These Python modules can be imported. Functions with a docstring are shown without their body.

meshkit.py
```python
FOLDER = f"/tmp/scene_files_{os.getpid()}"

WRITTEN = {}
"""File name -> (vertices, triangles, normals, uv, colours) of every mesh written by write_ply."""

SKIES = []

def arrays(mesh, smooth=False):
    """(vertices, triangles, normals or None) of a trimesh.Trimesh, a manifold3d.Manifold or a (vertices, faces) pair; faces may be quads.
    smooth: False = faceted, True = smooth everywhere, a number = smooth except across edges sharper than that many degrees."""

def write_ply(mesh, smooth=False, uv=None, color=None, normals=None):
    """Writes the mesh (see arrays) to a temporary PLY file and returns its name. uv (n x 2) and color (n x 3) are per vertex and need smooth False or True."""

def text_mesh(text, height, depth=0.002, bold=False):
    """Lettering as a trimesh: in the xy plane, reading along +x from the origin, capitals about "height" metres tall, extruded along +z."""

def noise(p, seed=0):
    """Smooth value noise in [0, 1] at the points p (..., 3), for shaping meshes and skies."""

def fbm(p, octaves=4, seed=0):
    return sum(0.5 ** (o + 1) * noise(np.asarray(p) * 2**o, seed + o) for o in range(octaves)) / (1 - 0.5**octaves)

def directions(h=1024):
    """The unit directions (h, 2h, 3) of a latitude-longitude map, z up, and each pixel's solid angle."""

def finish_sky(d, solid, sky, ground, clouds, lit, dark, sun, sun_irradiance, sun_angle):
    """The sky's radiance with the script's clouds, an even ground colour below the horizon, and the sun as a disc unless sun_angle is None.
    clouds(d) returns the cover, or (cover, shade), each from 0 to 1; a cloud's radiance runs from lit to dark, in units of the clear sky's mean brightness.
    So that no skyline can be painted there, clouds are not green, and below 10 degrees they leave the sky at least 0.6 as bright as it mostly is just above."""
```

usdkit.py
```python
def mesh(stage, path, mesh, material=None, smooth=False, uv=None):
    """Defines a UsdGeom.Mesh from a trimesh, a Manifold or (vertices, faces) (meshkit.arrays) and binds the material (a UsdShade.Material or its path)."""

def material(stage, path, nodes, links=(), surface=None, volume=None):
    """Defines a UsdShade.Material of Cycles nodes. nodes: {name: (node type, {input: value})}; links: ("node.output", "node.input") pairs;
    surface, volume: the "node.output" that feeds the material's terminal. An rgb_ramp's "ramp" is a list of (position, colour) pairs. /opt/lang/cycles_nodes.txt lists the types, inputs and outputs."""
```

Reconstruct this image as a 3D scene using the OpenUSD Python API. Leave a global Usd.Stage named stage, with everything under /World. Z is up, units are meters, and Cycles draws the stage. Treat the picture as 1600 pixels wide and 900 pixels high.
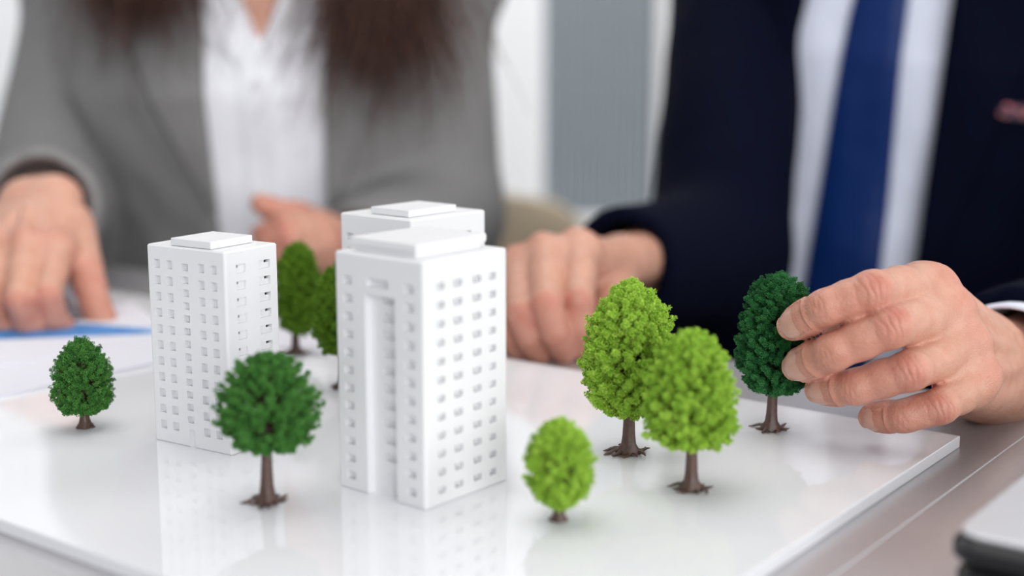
import math, random
import numpy as np, trimesh, manifold3d as m3
from scipy import sparse
import usdkit, meshkit
from pxr import Usd, UsdGeom, UsdLux, UsdShade, Gf, Sdf, Vt

stage = Usd.Stage.CreateInMemory()
UsdGeom.SetStageUpAxis(stage, UsdGeom.Tokens.z)
UsdGeom.SetStageMetersPerUnit(stage, 1.0)
UsdGeom.Xform.Define(stage, '/World')
rng = np.random.default_rng(7)

# ------------------------------------------------------------------ camera, light, exposure
TABLE, BOARD = 0.745, 0.750          # heights of the table top and of the white board's top face
cam = UsdGeom.Camera.Define(stage, '/World/camera')
cam.AddTranslateOp().Set(Gf.Vec3d(0, 0, BOARD + 0.16))
cam.AddRotateXOp().Set(90 - math.degrees(0.17683))
cam.CreateHorizontalApertureAttr(36.0)
cam.CreateVerticalApertureAttr(20.25)
cam.CreateFocalLengthAttr(36.0 * 2143 / 1600)
cam.CreateClippingRangeAttr(Gf.Vec2f(0.02, 100))
cam.CreateFStopAttr(48.2 / 13.0)
cam.CreateFocusDistanceAttr(0.553)
cam.CreateExposureAttr(0.15)

dome = UsdLux.DomeLight.Define(stage, '/World/daylight')
dome.CreateIntensityAttr(0.11)
dome.CreateColorAttr(Gf.Vec3f(0.93, 0.96, 1.0))

def area(name, at, look, w, h, power, color=(1, 1, 1)):
    l = UsdLux.RectLight.Define(stage, '/World/' + name)
    l.CreateWidthAttr(w); l.CreateHeightAttr(h); l.CreateIntensityAttr(power); l.CreateColorAttr(Gf.Vec3f(*color))
    m = Gf.Matrix4d().SetLookAt(Gf.Vec3d(*at), Gf.Vec3d(*look), Gf.Vec3d(0, 0, 1)).GetInverse()
    l.AddTransformOp().Set(m)
area('window_daylight', (4.2, -0.6, 2.0), (0, 0.7, 0.8), 3.0, 2.2, 3.4, (1, 0.99, 0.97))
area('front_window_daylight', (1.5, -4.2, 2.1), (0, 0.8, 0.85), 4.2, 2.4, 5.6, (0.98, 0.99, 1))
area('ceiling_lamp', (-0.2, 0.6, 2.75), (-0.2, 0.62, 0.7), 1.5, 1.5, 2.2, (1, 0.98, 0.95))
area('wall_lamp', (0, 1.95, 2.8), (0, 2.6, 1.3), 4.0, 0.3, 7.6, (1, 0.99, 0.98))

# ------------------------------------------------------------------ helpers
used = {}
def numbered(path):
    n = used.get(path, 0); used[path] = n + 1
    return path if n == 0 else '%s_%03d' % (path, n)
def path_of(parent): return '/World' if parent is None else str(parent.GetPath())
def data(prim, label=None, cat=None, group=None, kind=None):
    for k, v in (('label', label), ('category', cat), ('group', group), ('kind', kind)):
        if v: prim.SetCustomDataByKey(k, v)
    return prim
def obj(name, mesh, mat, parent=None, smooth=30, label=None, cat=None, group=None, kind=None, color=None):
    m = usdkit.mesh(stage, numbered(path_of(parent) + '/' + name), mesh, mat, smooth=smooth)
    if color is not None:
        UsdGeom.PrimvarsAPI(m).CreatePrimvar('tint', Sdf.ValueTypeNames.Color3fArray, 'vertex').Set(Vt.Vec3fArray.FromNumpy(np.asarray(color, np.float32)))
    return data(m.GetPrim(), label, cat, group, kind)
def thing(name, label=None, cat=None, at=(0, 0, 0), yaw=0.0, group=None, parent=None, kind=None):
    x = UsdGeom.Xform.Define(stage, numbered(path_of(parent) + '/' + name))
    x.AddTranslateOp().Set(Gf.Vec3d(*map(float, at)))
    if yaw: x.AddRotateZOp().Set(math.degrees(yaw))
    return data(x.GetPrim(), label, cat, group, kind)
def mat(name, nodes, links=(), surface='p.BSDF'):
    return usdkit.material(stage, '/World/Looks/' + name, nodes, links, surface=surface)
def man_mesh(m):
    a = m.to_mesh(); return trimesh.Trimesh(np.array(a.vert_properties[:, :3]), np.array(a.tri_verts), process=False)
def box(x0, x1, y0, y1, z0, z1): return m3.Manifold.cube((x1 - x0, y1 - y0, z1 - z0)).translate((x0, y0, z0))
def rbox(x0, x1, y0, y1, z0, z1, r, seg=12):
    s = m3.Manifold.sphere(r, seg)
    return m3.Manifold.batch_hull([s.translate((x, y, z)) for x in (x0 + r, x1 - r) for y in (y0 + r, y1 - r) for z in (z0 + r, z1 - r)])
def rplate(x0, x1, y0, y1, z0, z1, rc, e=0.0006, seg=24):
    """A plate with round corners in plan and small chamfers top and bottom."""
    def pl(inset, za, zb):
        r = max(rc - inset, 1e-4)
        c = m3.Manifold.cylinder(zb - za, r, r, seg)
        return m3.Manifold.batch_hull([c.translate((x, y, za)) for x in (x0 + rc, x1 - rc) for y in (y0 + rc, y1 - rc)])
    return m3.Manifold.batch_hull([pl(e, z0, z1), pl(0, z0 + e, z1 - e)])
def tube(points, radii, n=10, squash=1.0, up=(0, 0, 1), caps=True):
    p = np.asarray(points, float); r = np.broadcast_to(radii, len(p)).astype(float)
    t = np.gradient(p, axis=0); t /= np.linalg.norm(t, axis=1, keepdims=True) + 1e-12
    u = np.asarray(up, float)
    if abs(t.mean(0) @ u) > 0.9 * np.linalg.norm(t.mean(0)): u = np.array([1.0, 0.2, 0])
    s = np.cross(t, u); s /= np.linalg.norm(s, axis=1, keepdims=True) + 1e-12
    w = np.cross(s, t)
    a = np.linspace(0, 2 * np.pi, n, endpoint=False)
    v = p[:, None] + r[:, None, None] * (np.cos(a)[None, :, None] * s[:, None] + squash * np.sin(a)[None, :, None] * w[:, None])
    v = v.reshape(-1, 3); f = []
    for i in range(len(p) - 1):
        for j in range(n):
            k = (j + 1) % n; f += [[i * n + j, i * n + k, (i + 1) * n + k], [i * n + j, (i + 1) * n + k, (i + 1) * n + j]]
    if caps:
        v = np.vstack([v, p[0], p[-1]]); c0, c1 = len(v) - 2, len(v) - 1; e = (len(p) - 1) * n
        for j in range(n):
            k = (j + 1) % n; f += [[c0, k, j], [c1, e + j, e + k]]
    return trimesh.Trimesh(v, np.array(f)[:, ::-1], process=False)
def lathe(prof, n=24):
    a = np.linspace(0, 2 * np.pi, n, endpoint=False); prof = np.asarray(prof, float)
    v = np.stack([prof[:, None, 0] * np.cos(a), prof[:, None, 0] * np.sin(a), np.repeat(prof[:, 1:2], n, 1)], -1).reshape(-1, 3); f = []
    for i in range(len(prof) - 1):
        for j in range(n):
            k = (j + 1) % n; f += [[i * n + j, i * n + k, (i + 1) * n + k], [i * n + j, (i + 1) * n + k, (i + 1) * n + j]]
    return trimesh.Trimesh(v, f, process=False)

# ---- signed distance modelling: tapered bones blended on a grid, then surface nets
def surface_nets(vol, origin, h):
    s = vol < 0
    c = np.zeros(tuple(np.array(vol.shape) - 1), np.int8)
    for i, j, k in np.ndindex(2, 2, 2):
        c += s[i:vol.shape[0] - 1 + i, j:vol.shape[1] - 1 + j, k:vol.shape[2] - 1 + k]
    act = np.argwhere((c > 0) & (c < 8))
    idx = -np.ones(c.shape, np.int64); idx[tuple(act.T)] = np.arange(len(act))
    pos = np.zeros((len(act), 3)); cnt = np.zeros(len(act))
    corners = list(np.ndindex(2, 2, 2))
    vals = {q: vol[tuple((act + q).T)] for q in corners}
    for a in corners:
        for ax in range(3):
            if a[ax]: continue
            b = list(a); b[ax] = 1; b = tuple(b)
            va, vb = vals[a], vals[b]; m = (va < 0) != (vb < 0)
            t = np.where(m, va / np.where(m, va - vb, 1), 0)
            e = np.array(a, float)[None] + t[:, None] * (np.array(b) - np.array(a))
            pos[m] += e[m]; cnt[m] += 1
    v = origin + h * (act + pos / cnt[:, None])
    faces = []
    for ax in range(3):
        o = [1, 2, 0][ax], [2, 0, 1][ax]
        sl0 = [slice(None)] * 3; sl1 = [slice(None)] * 3; sl0[ax] = slice(0, -1); sl1[ax] = slice(1, None)
        a, b = s[tuple(sl0)], s[tuple(sl1)]
        q = np.argwhere(a != b)
        ok = np.all(q > 0, 1) & (q[:, o[0]] < c.shape[o[0]]) & (q[:, o[1]] < c.shape[o[1]])
        q = q[ok]; flip = a[tuple(q.T)]
        d0 = np.zeros(3, int); d0[o[0]] = 1; d1 = np.zeros(3, int); d1[o[1]] = 1
        g = [idx[tuple(w.T)] for w in (q - d0 - d1, q - d1, q, q - d0)]
        quad = np.stack(g, 1); quad = np.where(flip[:, None], quad, quad[:, ::-1])
        faces += [quad[:, [0, 1, 2]], quad[:, [0, 2, 3]]]
    return trimesh.Trimesh(v, np.vstack(faces), process=False)
def smin(a, b, k):
    if k <= 0: return np.minimum(a, b)
    h = np.clip(0.5 + 0.5 * (b - a) / k, 0, 1)
    return b * (1 - h) + a * h - k * h * (1 - h)
def bone(p, a, b, ra, rb):
    a, b = np.asarray(a, float), np.asarray(b, float); d = b - a
    t = np.clip(((p - a) @ d) / max(d @ d, 1e-12), 0, 1)
    return np.linalg.norm(p - (a + t[..., None] * d), axis=-1) - (ra + (rb - ra) * t)
def ellip(p, c, r):
    q = (p - np.asarray(c)) / np.asarray(r); n = np.linalg.norm(q, axis=-1)
    return (n - 1) * np.min(r)
def mesh_of(sdf, lo, hi, h, smooth=3):
    lo, hi = np.asarray(lo, float), np.asarray(hi, float)
    n = np.ceil((hi - lo) / h).astype(int) + 1
    g = np.stack(np.meshgrid(*[lo[k] + h * np.arange(n[k]) for k in range(3)], indexing='ij'), -1)
    m = surface_nets(sdf(g), lo, h)
    lab = trimesh.graph.connected_component_labels(m.face_adjacency, node_count=len(m.faces))
    big = np.bincount(lab).argmax(); m.update_faces(lab == big); m.remove_unreferenced_vertices()
    if smooth:
        e = m.edges_unique; n_ = len(m.vertices)
        A = sparse.coo_matrix((np.ones(2 * len(e)), (np.r_[e[:, 0], e[:, 1]], np.r_[e[:, 1], e[:, 0]])), (n_, n_)).tocsr()
        D = sparse.diags(1 / np.maximum(np.asarray(A.sum(1)).ravel(), 1)); A = D @ A; v = np.array(m.vertices)
        for _ in range(smooth):
            v = v + 0.5 * (A @ v - v); v = v - 0.52 * (A @ v - v)
        m = trimesh.Trimesh(v, m.faces, process=False)
    return m
def normals(m):
    v, f = np.asarray(m.vertices), np.asarray(m.faces); n = np.zeros_like(v)
    fn = np.cross(v[f[:, 1]] - v[f[:, 0]], v[f[:, 2]] - v[f[:, 0]])
    for k in range(3): np.add.at(n, f[:, k], fn)
    return n / np.maximum(np.linalg.norm(n, axis=1, keepdims=True), 1e-20)
unit = lambda a: np.asarray(a, float) / np.linalg.norm(a)

# ------------------------------------------------------------------ materials
def plain(name, color, rough, scale=None, bump=0.0, dist=0.001, var=0.0, **kw):
    nodes = {'p': ('principled_bsdf', {'base_color': color, 'roughness': rough, **kw})}; links = []
    if scale:
        nodes['t'] = ('texture_coordinate', {}); nodes['n'] = ('noise_texture', {'scale': scale, 'detail': 4.0}); links.append(('t.object', 'n.vector'))
        if bump: nodes['b'] = ('bump', {'strength': bump, 'distance': dist}); links += [('n.fac', 'b.height'), ('b.normal', 'p.normal')]
        if var:
            nodes['r'] = ('rgb_ramp', {'ramp': [(0.3, tuple(c * (1 - var) for c in color)), (0.7, tuple(min(c * (1 + var), 1) for c in color))]})
            links += [('n.fac', 'r.fac'), ('r.color', 'p.base_color')]
    return mat(name, nodes, links)
M_wall = plain('wall_paint', (0.86, 0.87, 0.89), 0.7, 40, 0.1)
M_floor = plain('grey_carpet', (0.32, 0.33, 0.35), 0.95, 300, 0.4, 0.004, 0.15)
M_frame = plain('white_lacquer', (0.88, 0.88, 0.9), 0.35, 20, 0.02)
M_blind = plain('grey_blind', (0.27, 0.305, 0.335), 0.65, 60, 0.05, var=0.05)
M_table = plain('silver_laminate', (0.47, 0.46, 0.475), 0.34, 900, 0.05, 0.0003, 0.04, metallic=0.5)
M_edge = plain('table_edge_strip', (0.72, 0.72, 0.74), 0.35, 50, 0.02)
M_under = plain('dark_steel', (0.05, 0.05, 0.055), 0.4, 50, 0.05)
M_board = plain('glossy_white_board', (0.81, 0.81, 0.84), 0.05, 6, 0.004, 0.001, specular_ior_level=0.5)
M_model = plain('white_plastic', (0.755, 0.755, 0.77), 0.55, 900, 0.06, 0.0002)
M_paper = plain('paper', (0.73, 0.72, 0.78), 0.7, 200, 0.05, 0.0003)
M_ink = plain('blue_print', (0.055, 0.24, 0.58), 0.6, 120, 0.02, 0.0002, 0.2)
M_ink2 = plain('pale_blue_print', (0.35, 0.5, 0.75), 0.6, 120, 0.02, 0.0002, 0.1)
M_bark = plain('brown_plastic', (0.085, 0.045, 0.035), 0.45, 700, 0.25, 0.0006, 0.25)
M_silver = plain('silver_lid', (0.66, 0.66, 0.69), 0.3, 500, 0.03, 0.0002, metallic=0.3)
M_black = plain('black_plastic', (0.012, 0.012, 0.014), 0.35, 300, 0.05, 0.0003)
M_beige = plain('beige_upholstery', (0.40, 0.33, 0.24), 0.85, 400, 0.2, 0.0008, 0.08)
M_chrome = plain('brushed_steel', (0.6, 0.6, 0.62), 0.3, 200, 0.03, metallic=1.0)
M_pen = plain('pen_barrel', (0.62, 0.68, 0.8), 0.25, 60, 0.02)
M_button = plain('pearl_button', (0.75, 0.75, 0.78), 0.25, 200, 0.02)
def cloth(name, color, scale, sheen=0.3, rough=0.8, var=0.12, bump=0.3, spec=0.4):
    return mat(name, {'t': ('texture_coordinate', {}), 'n': ('noise_texture', {'scale': scale, 'detail': 3.0}), 'm': ('noise_texture', {'scale': 9.0, 'detail': 3.0}),
        'r': ('rgb_ramp', {'ramp': [(0.3, tuple(c * (1 - var) for c in color)), (0.7, tuple(c * (1 + var) for c in color))]}),
        'b': ('bump', {'strength': bump, 'distance': 0.0006}), 'c': ('bump', {'strength': 0.35, 'distance': 0.02}),
        'p': ('principled_bsdf', {'roughness': rough, 'sheen_weight': sheen, 'sheen_roughness': 0.4, 'specular_ior_level': spec})},
        [('t.object', 'n.vector'), ('t.object', 'm.vector'), ('n.fac', 'r.fac'), ('r.color', 'p.base_color'), ('m.fac', 'c.height'), ('c.normal', 'b.normal'), ('n.fac', 'b.height'), ('b.normal', 'p.normal')])
M_blazer = cloth('grey_wool', (0.20, 0.195, 0.195), 700, 0.05)
M_suit = cloth('navy_wool', (0.0022, 0.0032, 0.0115), 700, 0.0, spec=0.04)
M_blouse = cloth('white_cotton', (0.89, 0.89, 0.94), 500, 0.1, 0.7, 0.03, 0.15)
M_shirt = cloth('pale_blue_cotton', (0.72, 0.75, 0.88), 500, 0.1, 0.7, 0.03, 0.15)
M_tie = cloth('blue_silk', (0.003, 0.022, 0.12), 1200, 0.0, 0.45, 0.2, 0.2, spec=0.2)
M_square = mat('spotted_silk', {'t': ('texture_coordinate', {}), 'v': ('voronoi_texture', {'scale': 220.0}), 'r': ('rgb_ramp', {'ramp': [(0.2, (0.62, 0.12, 0.14)), (0.45, (0.03, 0.01, 0.03))]}), 'p': ('principled_bsdf', {'roughness': 0.5})},
    [('t.object', 'v.vector'), ('v.distance', 'r.fac'), ('r.color', 'p.base_color')])
M_hair = mat('brown_hair', {'t': ('texture_coordinate', {}), 'm': ('mapping', {'scale': (1, 1, 0.12)}), 'n': ('noise_texture', {'scale': 260.0, 'detail': 3.0}),
    'r': ('rgb_ramp', {'ramp': [(0.3, (0.018, 0.007, 0.005)), (0.72, (0.105, 0.036, 0.020))]}), 'b': ('bump', {'strength': 0.8, 'distance': 0.002}), 'p': ('principled_bsdf', {'roughness': 0.42})},
    [('t.object', 'm.vector'), ('m.vector', 'n.vector'), ('n.fac', 'r.fac'), ('r.color', 'p.base_color'), ('n.fac', 'b.height'), ('b.normal', 'p.normal')])
M_hair_dark = plain('grey_brown_hair', (0.05, 0.04, 0.035), 0.5, 300, 0.6, 0.002, 0.3)
M_eye = plain('eye_white', (0.8, 0.8, 0.8), 0.2, 30, 0.01)
M_iris = plain('eye_iris', (0.06, 0.03, 0.02), 0.2, 30, 0.01)
def skin(name, sss=0.10):
    return mat(name, {'a': ('attribute', {'attribute': 'tint'}), 't': ('texture_coordinate', {}), 'n': ('noise_texture', {'scale': 260.0, 'detail': 5.0}), 'v': ('voronoi_texture', {'scale': 1500.0}),
        'm': ('noise_texture', {'scale': 120.0, 'detail': 3.0}), 'r': ('rgb_ramp', {'ramp': [(0.3, (0.93, 0.86, 0.84)), (0.7, (1.0, 1.0, 1.0))]}), 'x': ('mix', {'mix_type': 'multiply', 'fac': 1.0}),
        'b': ('bump', {'strength': 0.55, 'distance': 0.0007}), 'c': ('bump', {'strength': 0.4, 'distance': 0.0004}),
        'p': ('principled_bsdf', {'roughness': 0.42, 'subsurface_weight': sss, 'subsurface_radius': (1.0, 0.35, 0.2), 'subsurface_scale': 0.0025, 'specular_ior_level': 0.4})},
        [('t.object', 'n.vector'), ('t.object', 'v.vector'), ('t.object', 'm.vector'), ('m.fac', 'r.fac'), ('a.color', 'x.color1'), ('r.color', 'x.color2'), ('x.color', 'p.base_color'),
         ('n.fac', 'b.height'), ('v.distance', 'c.height'), ('b.normal', 'c.normal'), ('c.normal', 'p.normal')])
M_skin = skin('skin')
M_nail = mat('nail', {'a': ('attribute', {'attribute': 'tint'}), 'p': ('principled_bsdf', {'roughness': 0.28, 'subsurface_weight': 0.2, 'subsurface_radius': (1, 0.4, 0.3), 'subsurface_scale': 0.001})}, [('a.color', 'p.base_color')])
def leaf(name, dark, mid, light, tr=0.10):
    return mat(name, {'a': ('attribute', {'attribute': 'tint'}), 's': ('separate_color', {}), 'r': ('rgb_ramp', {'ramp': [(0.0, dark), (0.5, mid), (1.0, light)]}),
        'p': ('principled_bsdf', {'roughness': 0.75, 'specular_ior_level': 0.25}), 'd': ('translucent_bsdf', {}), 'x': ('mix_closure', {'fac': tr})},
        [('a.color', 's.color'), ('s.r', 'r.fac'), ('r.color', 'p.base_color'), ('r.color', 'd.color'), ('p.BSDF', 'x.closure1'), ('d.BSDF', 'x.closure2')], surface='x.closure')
L_dark = leaf('dark_green_flock', (0.008, 0.060, 0.018), (0.020, 0.150, 0.040), (0.07, 0.28, 0.075))
L_mid = leaf('green_flock', (0.018, 0.090, 0.014), (0.050, 0.20, 0.032), (0.14, 0.34, 0.07))
L_rear = leaf('leaf_green_flock', (0.045, 0.115, 0.008), (0.105, 0.235, 0.012), (0.22, 0.40, 0.03))
L_lime = leaf('lime_green_flock', (0.11, 0.27, 0.012), (0.30, 0.55, 0.040), (0.62, 0.84, 0.14))

# ------------------------------------------------------------------ setting
AX = 0.6457                                             # the table and the board are turned by this angle
def turned(m, at): m = m.copy(); m.apply_transform(trimesh.transformations.rotation_matrix(-AX, [0, 0, 1])); m.apply_translation(at); return m
obj('floor', man_mesh(box(-4, 4, -2.5, 3.0, -0.05, 0)), M_floor, smooth=False, kind='structure')
# back wall with the blind's opening between x 0.05 and 0.30
WY = 2.6
w = box(-4, 4, WY, WY + 0.15, 0, 2.9) - box(0.052, 0.30, WY - 0.1, WY + 0.3, 0.555, 2.4)
obj('wall_back', man_mesh(w), M_wall, smooth=False, kind='structure')
wn = thing('window_1', kind='structure')
fr = box(0.052, 0.30, WY + 0.02, WY + 0.08, 0.555, 2.4) - box(0.060, 0.272, WY, WY + 0.1, 0.585, 2.37)
obj('window_frame', man_mesh(fr), M_frame, wn, smooth=False)
obj('window_sill', man_mesh(rbox(0.03, 0.33, WY - 0.06, WY + 0.03, 0.53, 0.555, 0.004)), M_frame, wn)
xs = np.arange(0.0602, 0.258, 0.0138)
rib = [man_mesh(rbox(x, x + 0.0112, WY + 0.022, WY + 0.038, 0.586, 2.369, 0.002, 6)) for x in xs]
obj('blind_rib', trimesh.util.concatenate(rib + [man_mesh(box(0.060, 0.272, WY + 0.036, WY + 0.045, 0.585, 2.37))]), M_blind, wn, kind='stuff')
obj('baseboard_back', man_mesh(rbox(-4, 4, WY - 0.015, WY, 0.0, 0.09, 0.004)), M_frame, kind='structure')

# ------------------------------------------------------------------ table and board
tb = thing('meeting_table', 'silver grey laminate meeting table under the white board, with a pale seam line', 'table', (0.1853, 0.5477, 0))
# local frame: X along the board's right edge (away), Y along its back edge (to the left); board corner at the origin
RM = trimesh.transformations.rotation_matrix(math.pi / 2 - AX, [0, 0, 1])
def loc(m): m = m.copy(); m.apply_transform(RM); return m
TB = 0.085
def pan(y0, y1): return loc(man_mesh(rplate(-1.1, TB, y0, y1, TABLE - 0.03, TABLE, 0.002, 0.0003)))
SEAM = -0.0165
obj('table_panel', pan(SEAM + 0.0003, 0.75), M_table, tb)
obj('table_panel', pan(-0.75, SEAM - 0.0003), M_table, tb)
obj('seam_strip', loc(man_mesh(box(-1.09, TB - 0.003, SEAM - 0.0003, SEAM + 0.0003, TABLE - 0.02, TABLE + 0.00005))), M_edge, tb, label='thin pale strip in the seam between the two table panels')
obj('table_frame', loc(man_mesh(box(-1.0, 0.0, -0.65, 0.65, TABLE - 0.07, TABLE - 0.03) - box(-0.96, -0.04, -0.61, 0.61, TABLE - 0.08, TABLE))), M_under, tb)
for x in (-0.98, -0.02):
    for y in (-0.63, 0.63):
        obj('leg', loc(man_mesh(rbox(x - 0.025, x + 0.025, y - 0.025, y + 0.025, 0, TABLE - 0.06, 0.004))), M_under, tb)
bm = m3.Manifold.batch_hull([box(-0.297, 0, 0, 0.60, TABLE + 0.0003, BOARD - 0.0003), box(-0.2967, -0.0003, 0.0003, 0.5997, TABLE, BOARD)])
obj('base_board', loc(man_mesh(bm)).apply_translation((0.1853, 0.5477, 0)), M_board, smooth=False, label='glossy white display board lying on the grey table under the model buildings', cat='board')

# ------------------------------------------------------------------ model buildings
def building(label, at, yaw, W, D, H, left, right, slab, ped, doors=(), groove=None, wall=0.0024):
    """Local X runs along the right-hand face (0..W), Y along the left-hand face (0..D), Z up; the near corner is the origin."""
    t = thing('model_building', label, 'model building', (at[0], at[1], BOARD), math.pi / 2 - yaw)
    body = rplate(0, W, 0, D, 0, H, 0.0012, 0.0006)
    cut = [box(wall, W - wall, wall, D - wall, -0.001, H - 0.002)]
    for (c, z, w, h, k, dep) in left: cut.append(box(-0.001, wall + 0.001, c - w / 2, c + w / 2, z - h / 2, z + h / 2))
    for (c, z, w, h, k, dep) in right: cut.append(box(c - w / 2, c + w / 2, -0.001, wall + 0.001, z - h / 2, z + h / 2))
    if groove:
        y0, y1, zt, gd = groove
        cut.append(box(-0.001, gd, y0, y1, -0.001, zt))
        body = body + box(gd, gd + wall, y0 - wall, y1 + wall, 0, zt + wall)
        cut[0] = cut[0] - box(0, gd + wall, y0 - wall, y1 + wall, -0.01, zt + wall)
        for (c, z, w, h, k, dep) in left:
            if y0 < c < y1 and z < zt: cut.append(box(gd - 0.001, gd + wall + 0.001, c - w / 2, c + w / 2, z - h / 2, z + h / 2))
    for (y0, y1, zt, x0, dd) in doors: cut.append(box(x0 - 0.001, x0 + dd, y0, y1, -0.001, zt))
    body = body - m3.Manifold.batch_boolean(cut, m3.OpType.Add)
    obj('walls', man_mesh(body), M_model, t, smooth=False)
    for (y0, y1, zt, x0, dd) in doors: obj('doorway', man_mesh(box(x0 + dd - 0.0004, x0 + dd + 0.0006, y0 - 0.0004, y1 + 0.0004, 0, zt + 0.0004)), M_model, t, smooth=False)
    # window backs: small recessed blocks seen inside each opening; k is which part of it they close
    def back(c, z, w, h, k, dep):
        e = 0.0003
        a0, a1, z0, z1 = c - w / 2 - e, c + w / 2 + e, z - h / 2 - e, z + h / 2 + e
        if k == 'full': return box(0, 0.0008, a0, a1, z0, z1)
        if k == 'dot': return box(0, 0.0008, a0 + w * 0.16, a1, z0, z1)
        if k == 'low': return box(0, 0.0008, a0, a1, z0, z + h * 0.10)
        if k == 'lowright': return box(0, 0.0008, a0, c + w * 0.12, z0, z1) + box(0, 0.0008, c, a1, z0, z + h * 0.12)
        if k == 'lowleft': return box(0, 0.0008, c - w * 0.1, a1, z0, z1) + box(0, 0.0008, a0, c, z0, z + h * 0.1)
        return box(0, 0.0008, c + w * 0.18, a1, z0, z1)            # 'part'
    for (c, z, w, h, k, dep) in left:
        off = groove[3] if groove and groove[0] < c < groove[1] and z < groove[2] else 0.0
        obj('window', man_mesh(back(c, z, w, h, k, dep).translate((off + dep, 0, 0))), M_model, t, smooth=False)
    for (c, z, w, h, k, dep) in right:
        b = man_mesh(back(c, z, w, h, k, dep)); b.vertices = b.vertices[:, [1, 0, 2]] + [0, dep, 0]; b.faces = b.faces[:, ::-1]
        obj('window', b, M_model, t, smooth=False)
    x0, x1, y0, y1, z1 = ped
    obj('roof_base', man_mesh(rplate(x0, x1, y0, y1, H - 0.0003, z1, 0.0006, 0.0002)), M_model, t, smooth=False)
    x0, x1, y0, y1, z0, z1 = slab
    obj('roof_slab', man_mesh(rplate(x0, x1, y0, y1, z0, z1, 0.0006, 0.0002)), M_model, t, smooth=False)
    return t
mm = 0.001
def rows(cols, z0, z1, n, w, h, k, dep): return [(c * mm, (z0 + (z1 - z0) * i / (n - 1)) * mm, w * mm, h * mm, k(i) if callable(k) else k, dep * mm) for c in cols for i in range(n)]
L1 = rows([37.1, 30.3, 13.0, 6.3], 73.6, 7.5, 11, 3.4, 3.5, 'full', 2.1) + rows([21.7], 73.3, 11.5, 13, 3.4, 2.9, lambda i: 'part' if i in (0, 4, 5) else 'full', 2.0)
R1 = rows([8.6], 73.6, 7.6, 11, 5.2, 3.4, 'lowleft', 1.1) + rows([22.0], 73.6, 7.6, 11, 6.4, 3.4, 'lowright', 1.1)
building('medium white model apartment tower on the left, behind the round dark green tree', (-0.1101, 0.5193), 0.5654, 0.0299, 0.0427, 0.0811, L1, R1,
         (0.0014, 0.0248, 0.0084, 0.0304, 0.0813, 0.0842), (0.0024, 0.0240, 0.0092, 0.0296, 0.0815), doors=[(0.0197, 0.0229, 0.0074, 0, 0.0018)])
L2 = rows([37.0, 6.8], 77.4, 5.4, 12, 4.6, 2.9, 'full', 2.2) + rows([22.0], 77.7, 77.7, 2, 10.5, 2.9, 'dot', 1.8)[:1] + rows([19.6], 71.4, 14.2, 10, 7.0, 3.0, lambda i: 'dot' if i < 3 else 'full', 1.8)
R2 = rows([8.7, 36.0], 78.1, 5.4, 12, 3.6, 2.4, 'part', 2.0) + rows([17.5, 27.6], 78.1, 5.4, 12, 4.2, 2.4, 'part', 2.0)
building('largest and nearest white model apartment tower with a recessed strip of windows', (-0.0299, 0.4552), 0.6913, 0.0442, 0.0434, 0.0873, L2, R2,
         (0.0040, 0.0410, 0.0070, 0.0395, 0.0895, 0.0922), (0.0055, 0.0395, 0.0085, 0.0380, 0.0897), doors=[(0.0165, 0.0215, 0.0085, 0.0035, 0.0016)], groove=(0.0137, 0.0285, 0.0733, 0.0035))
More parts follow.
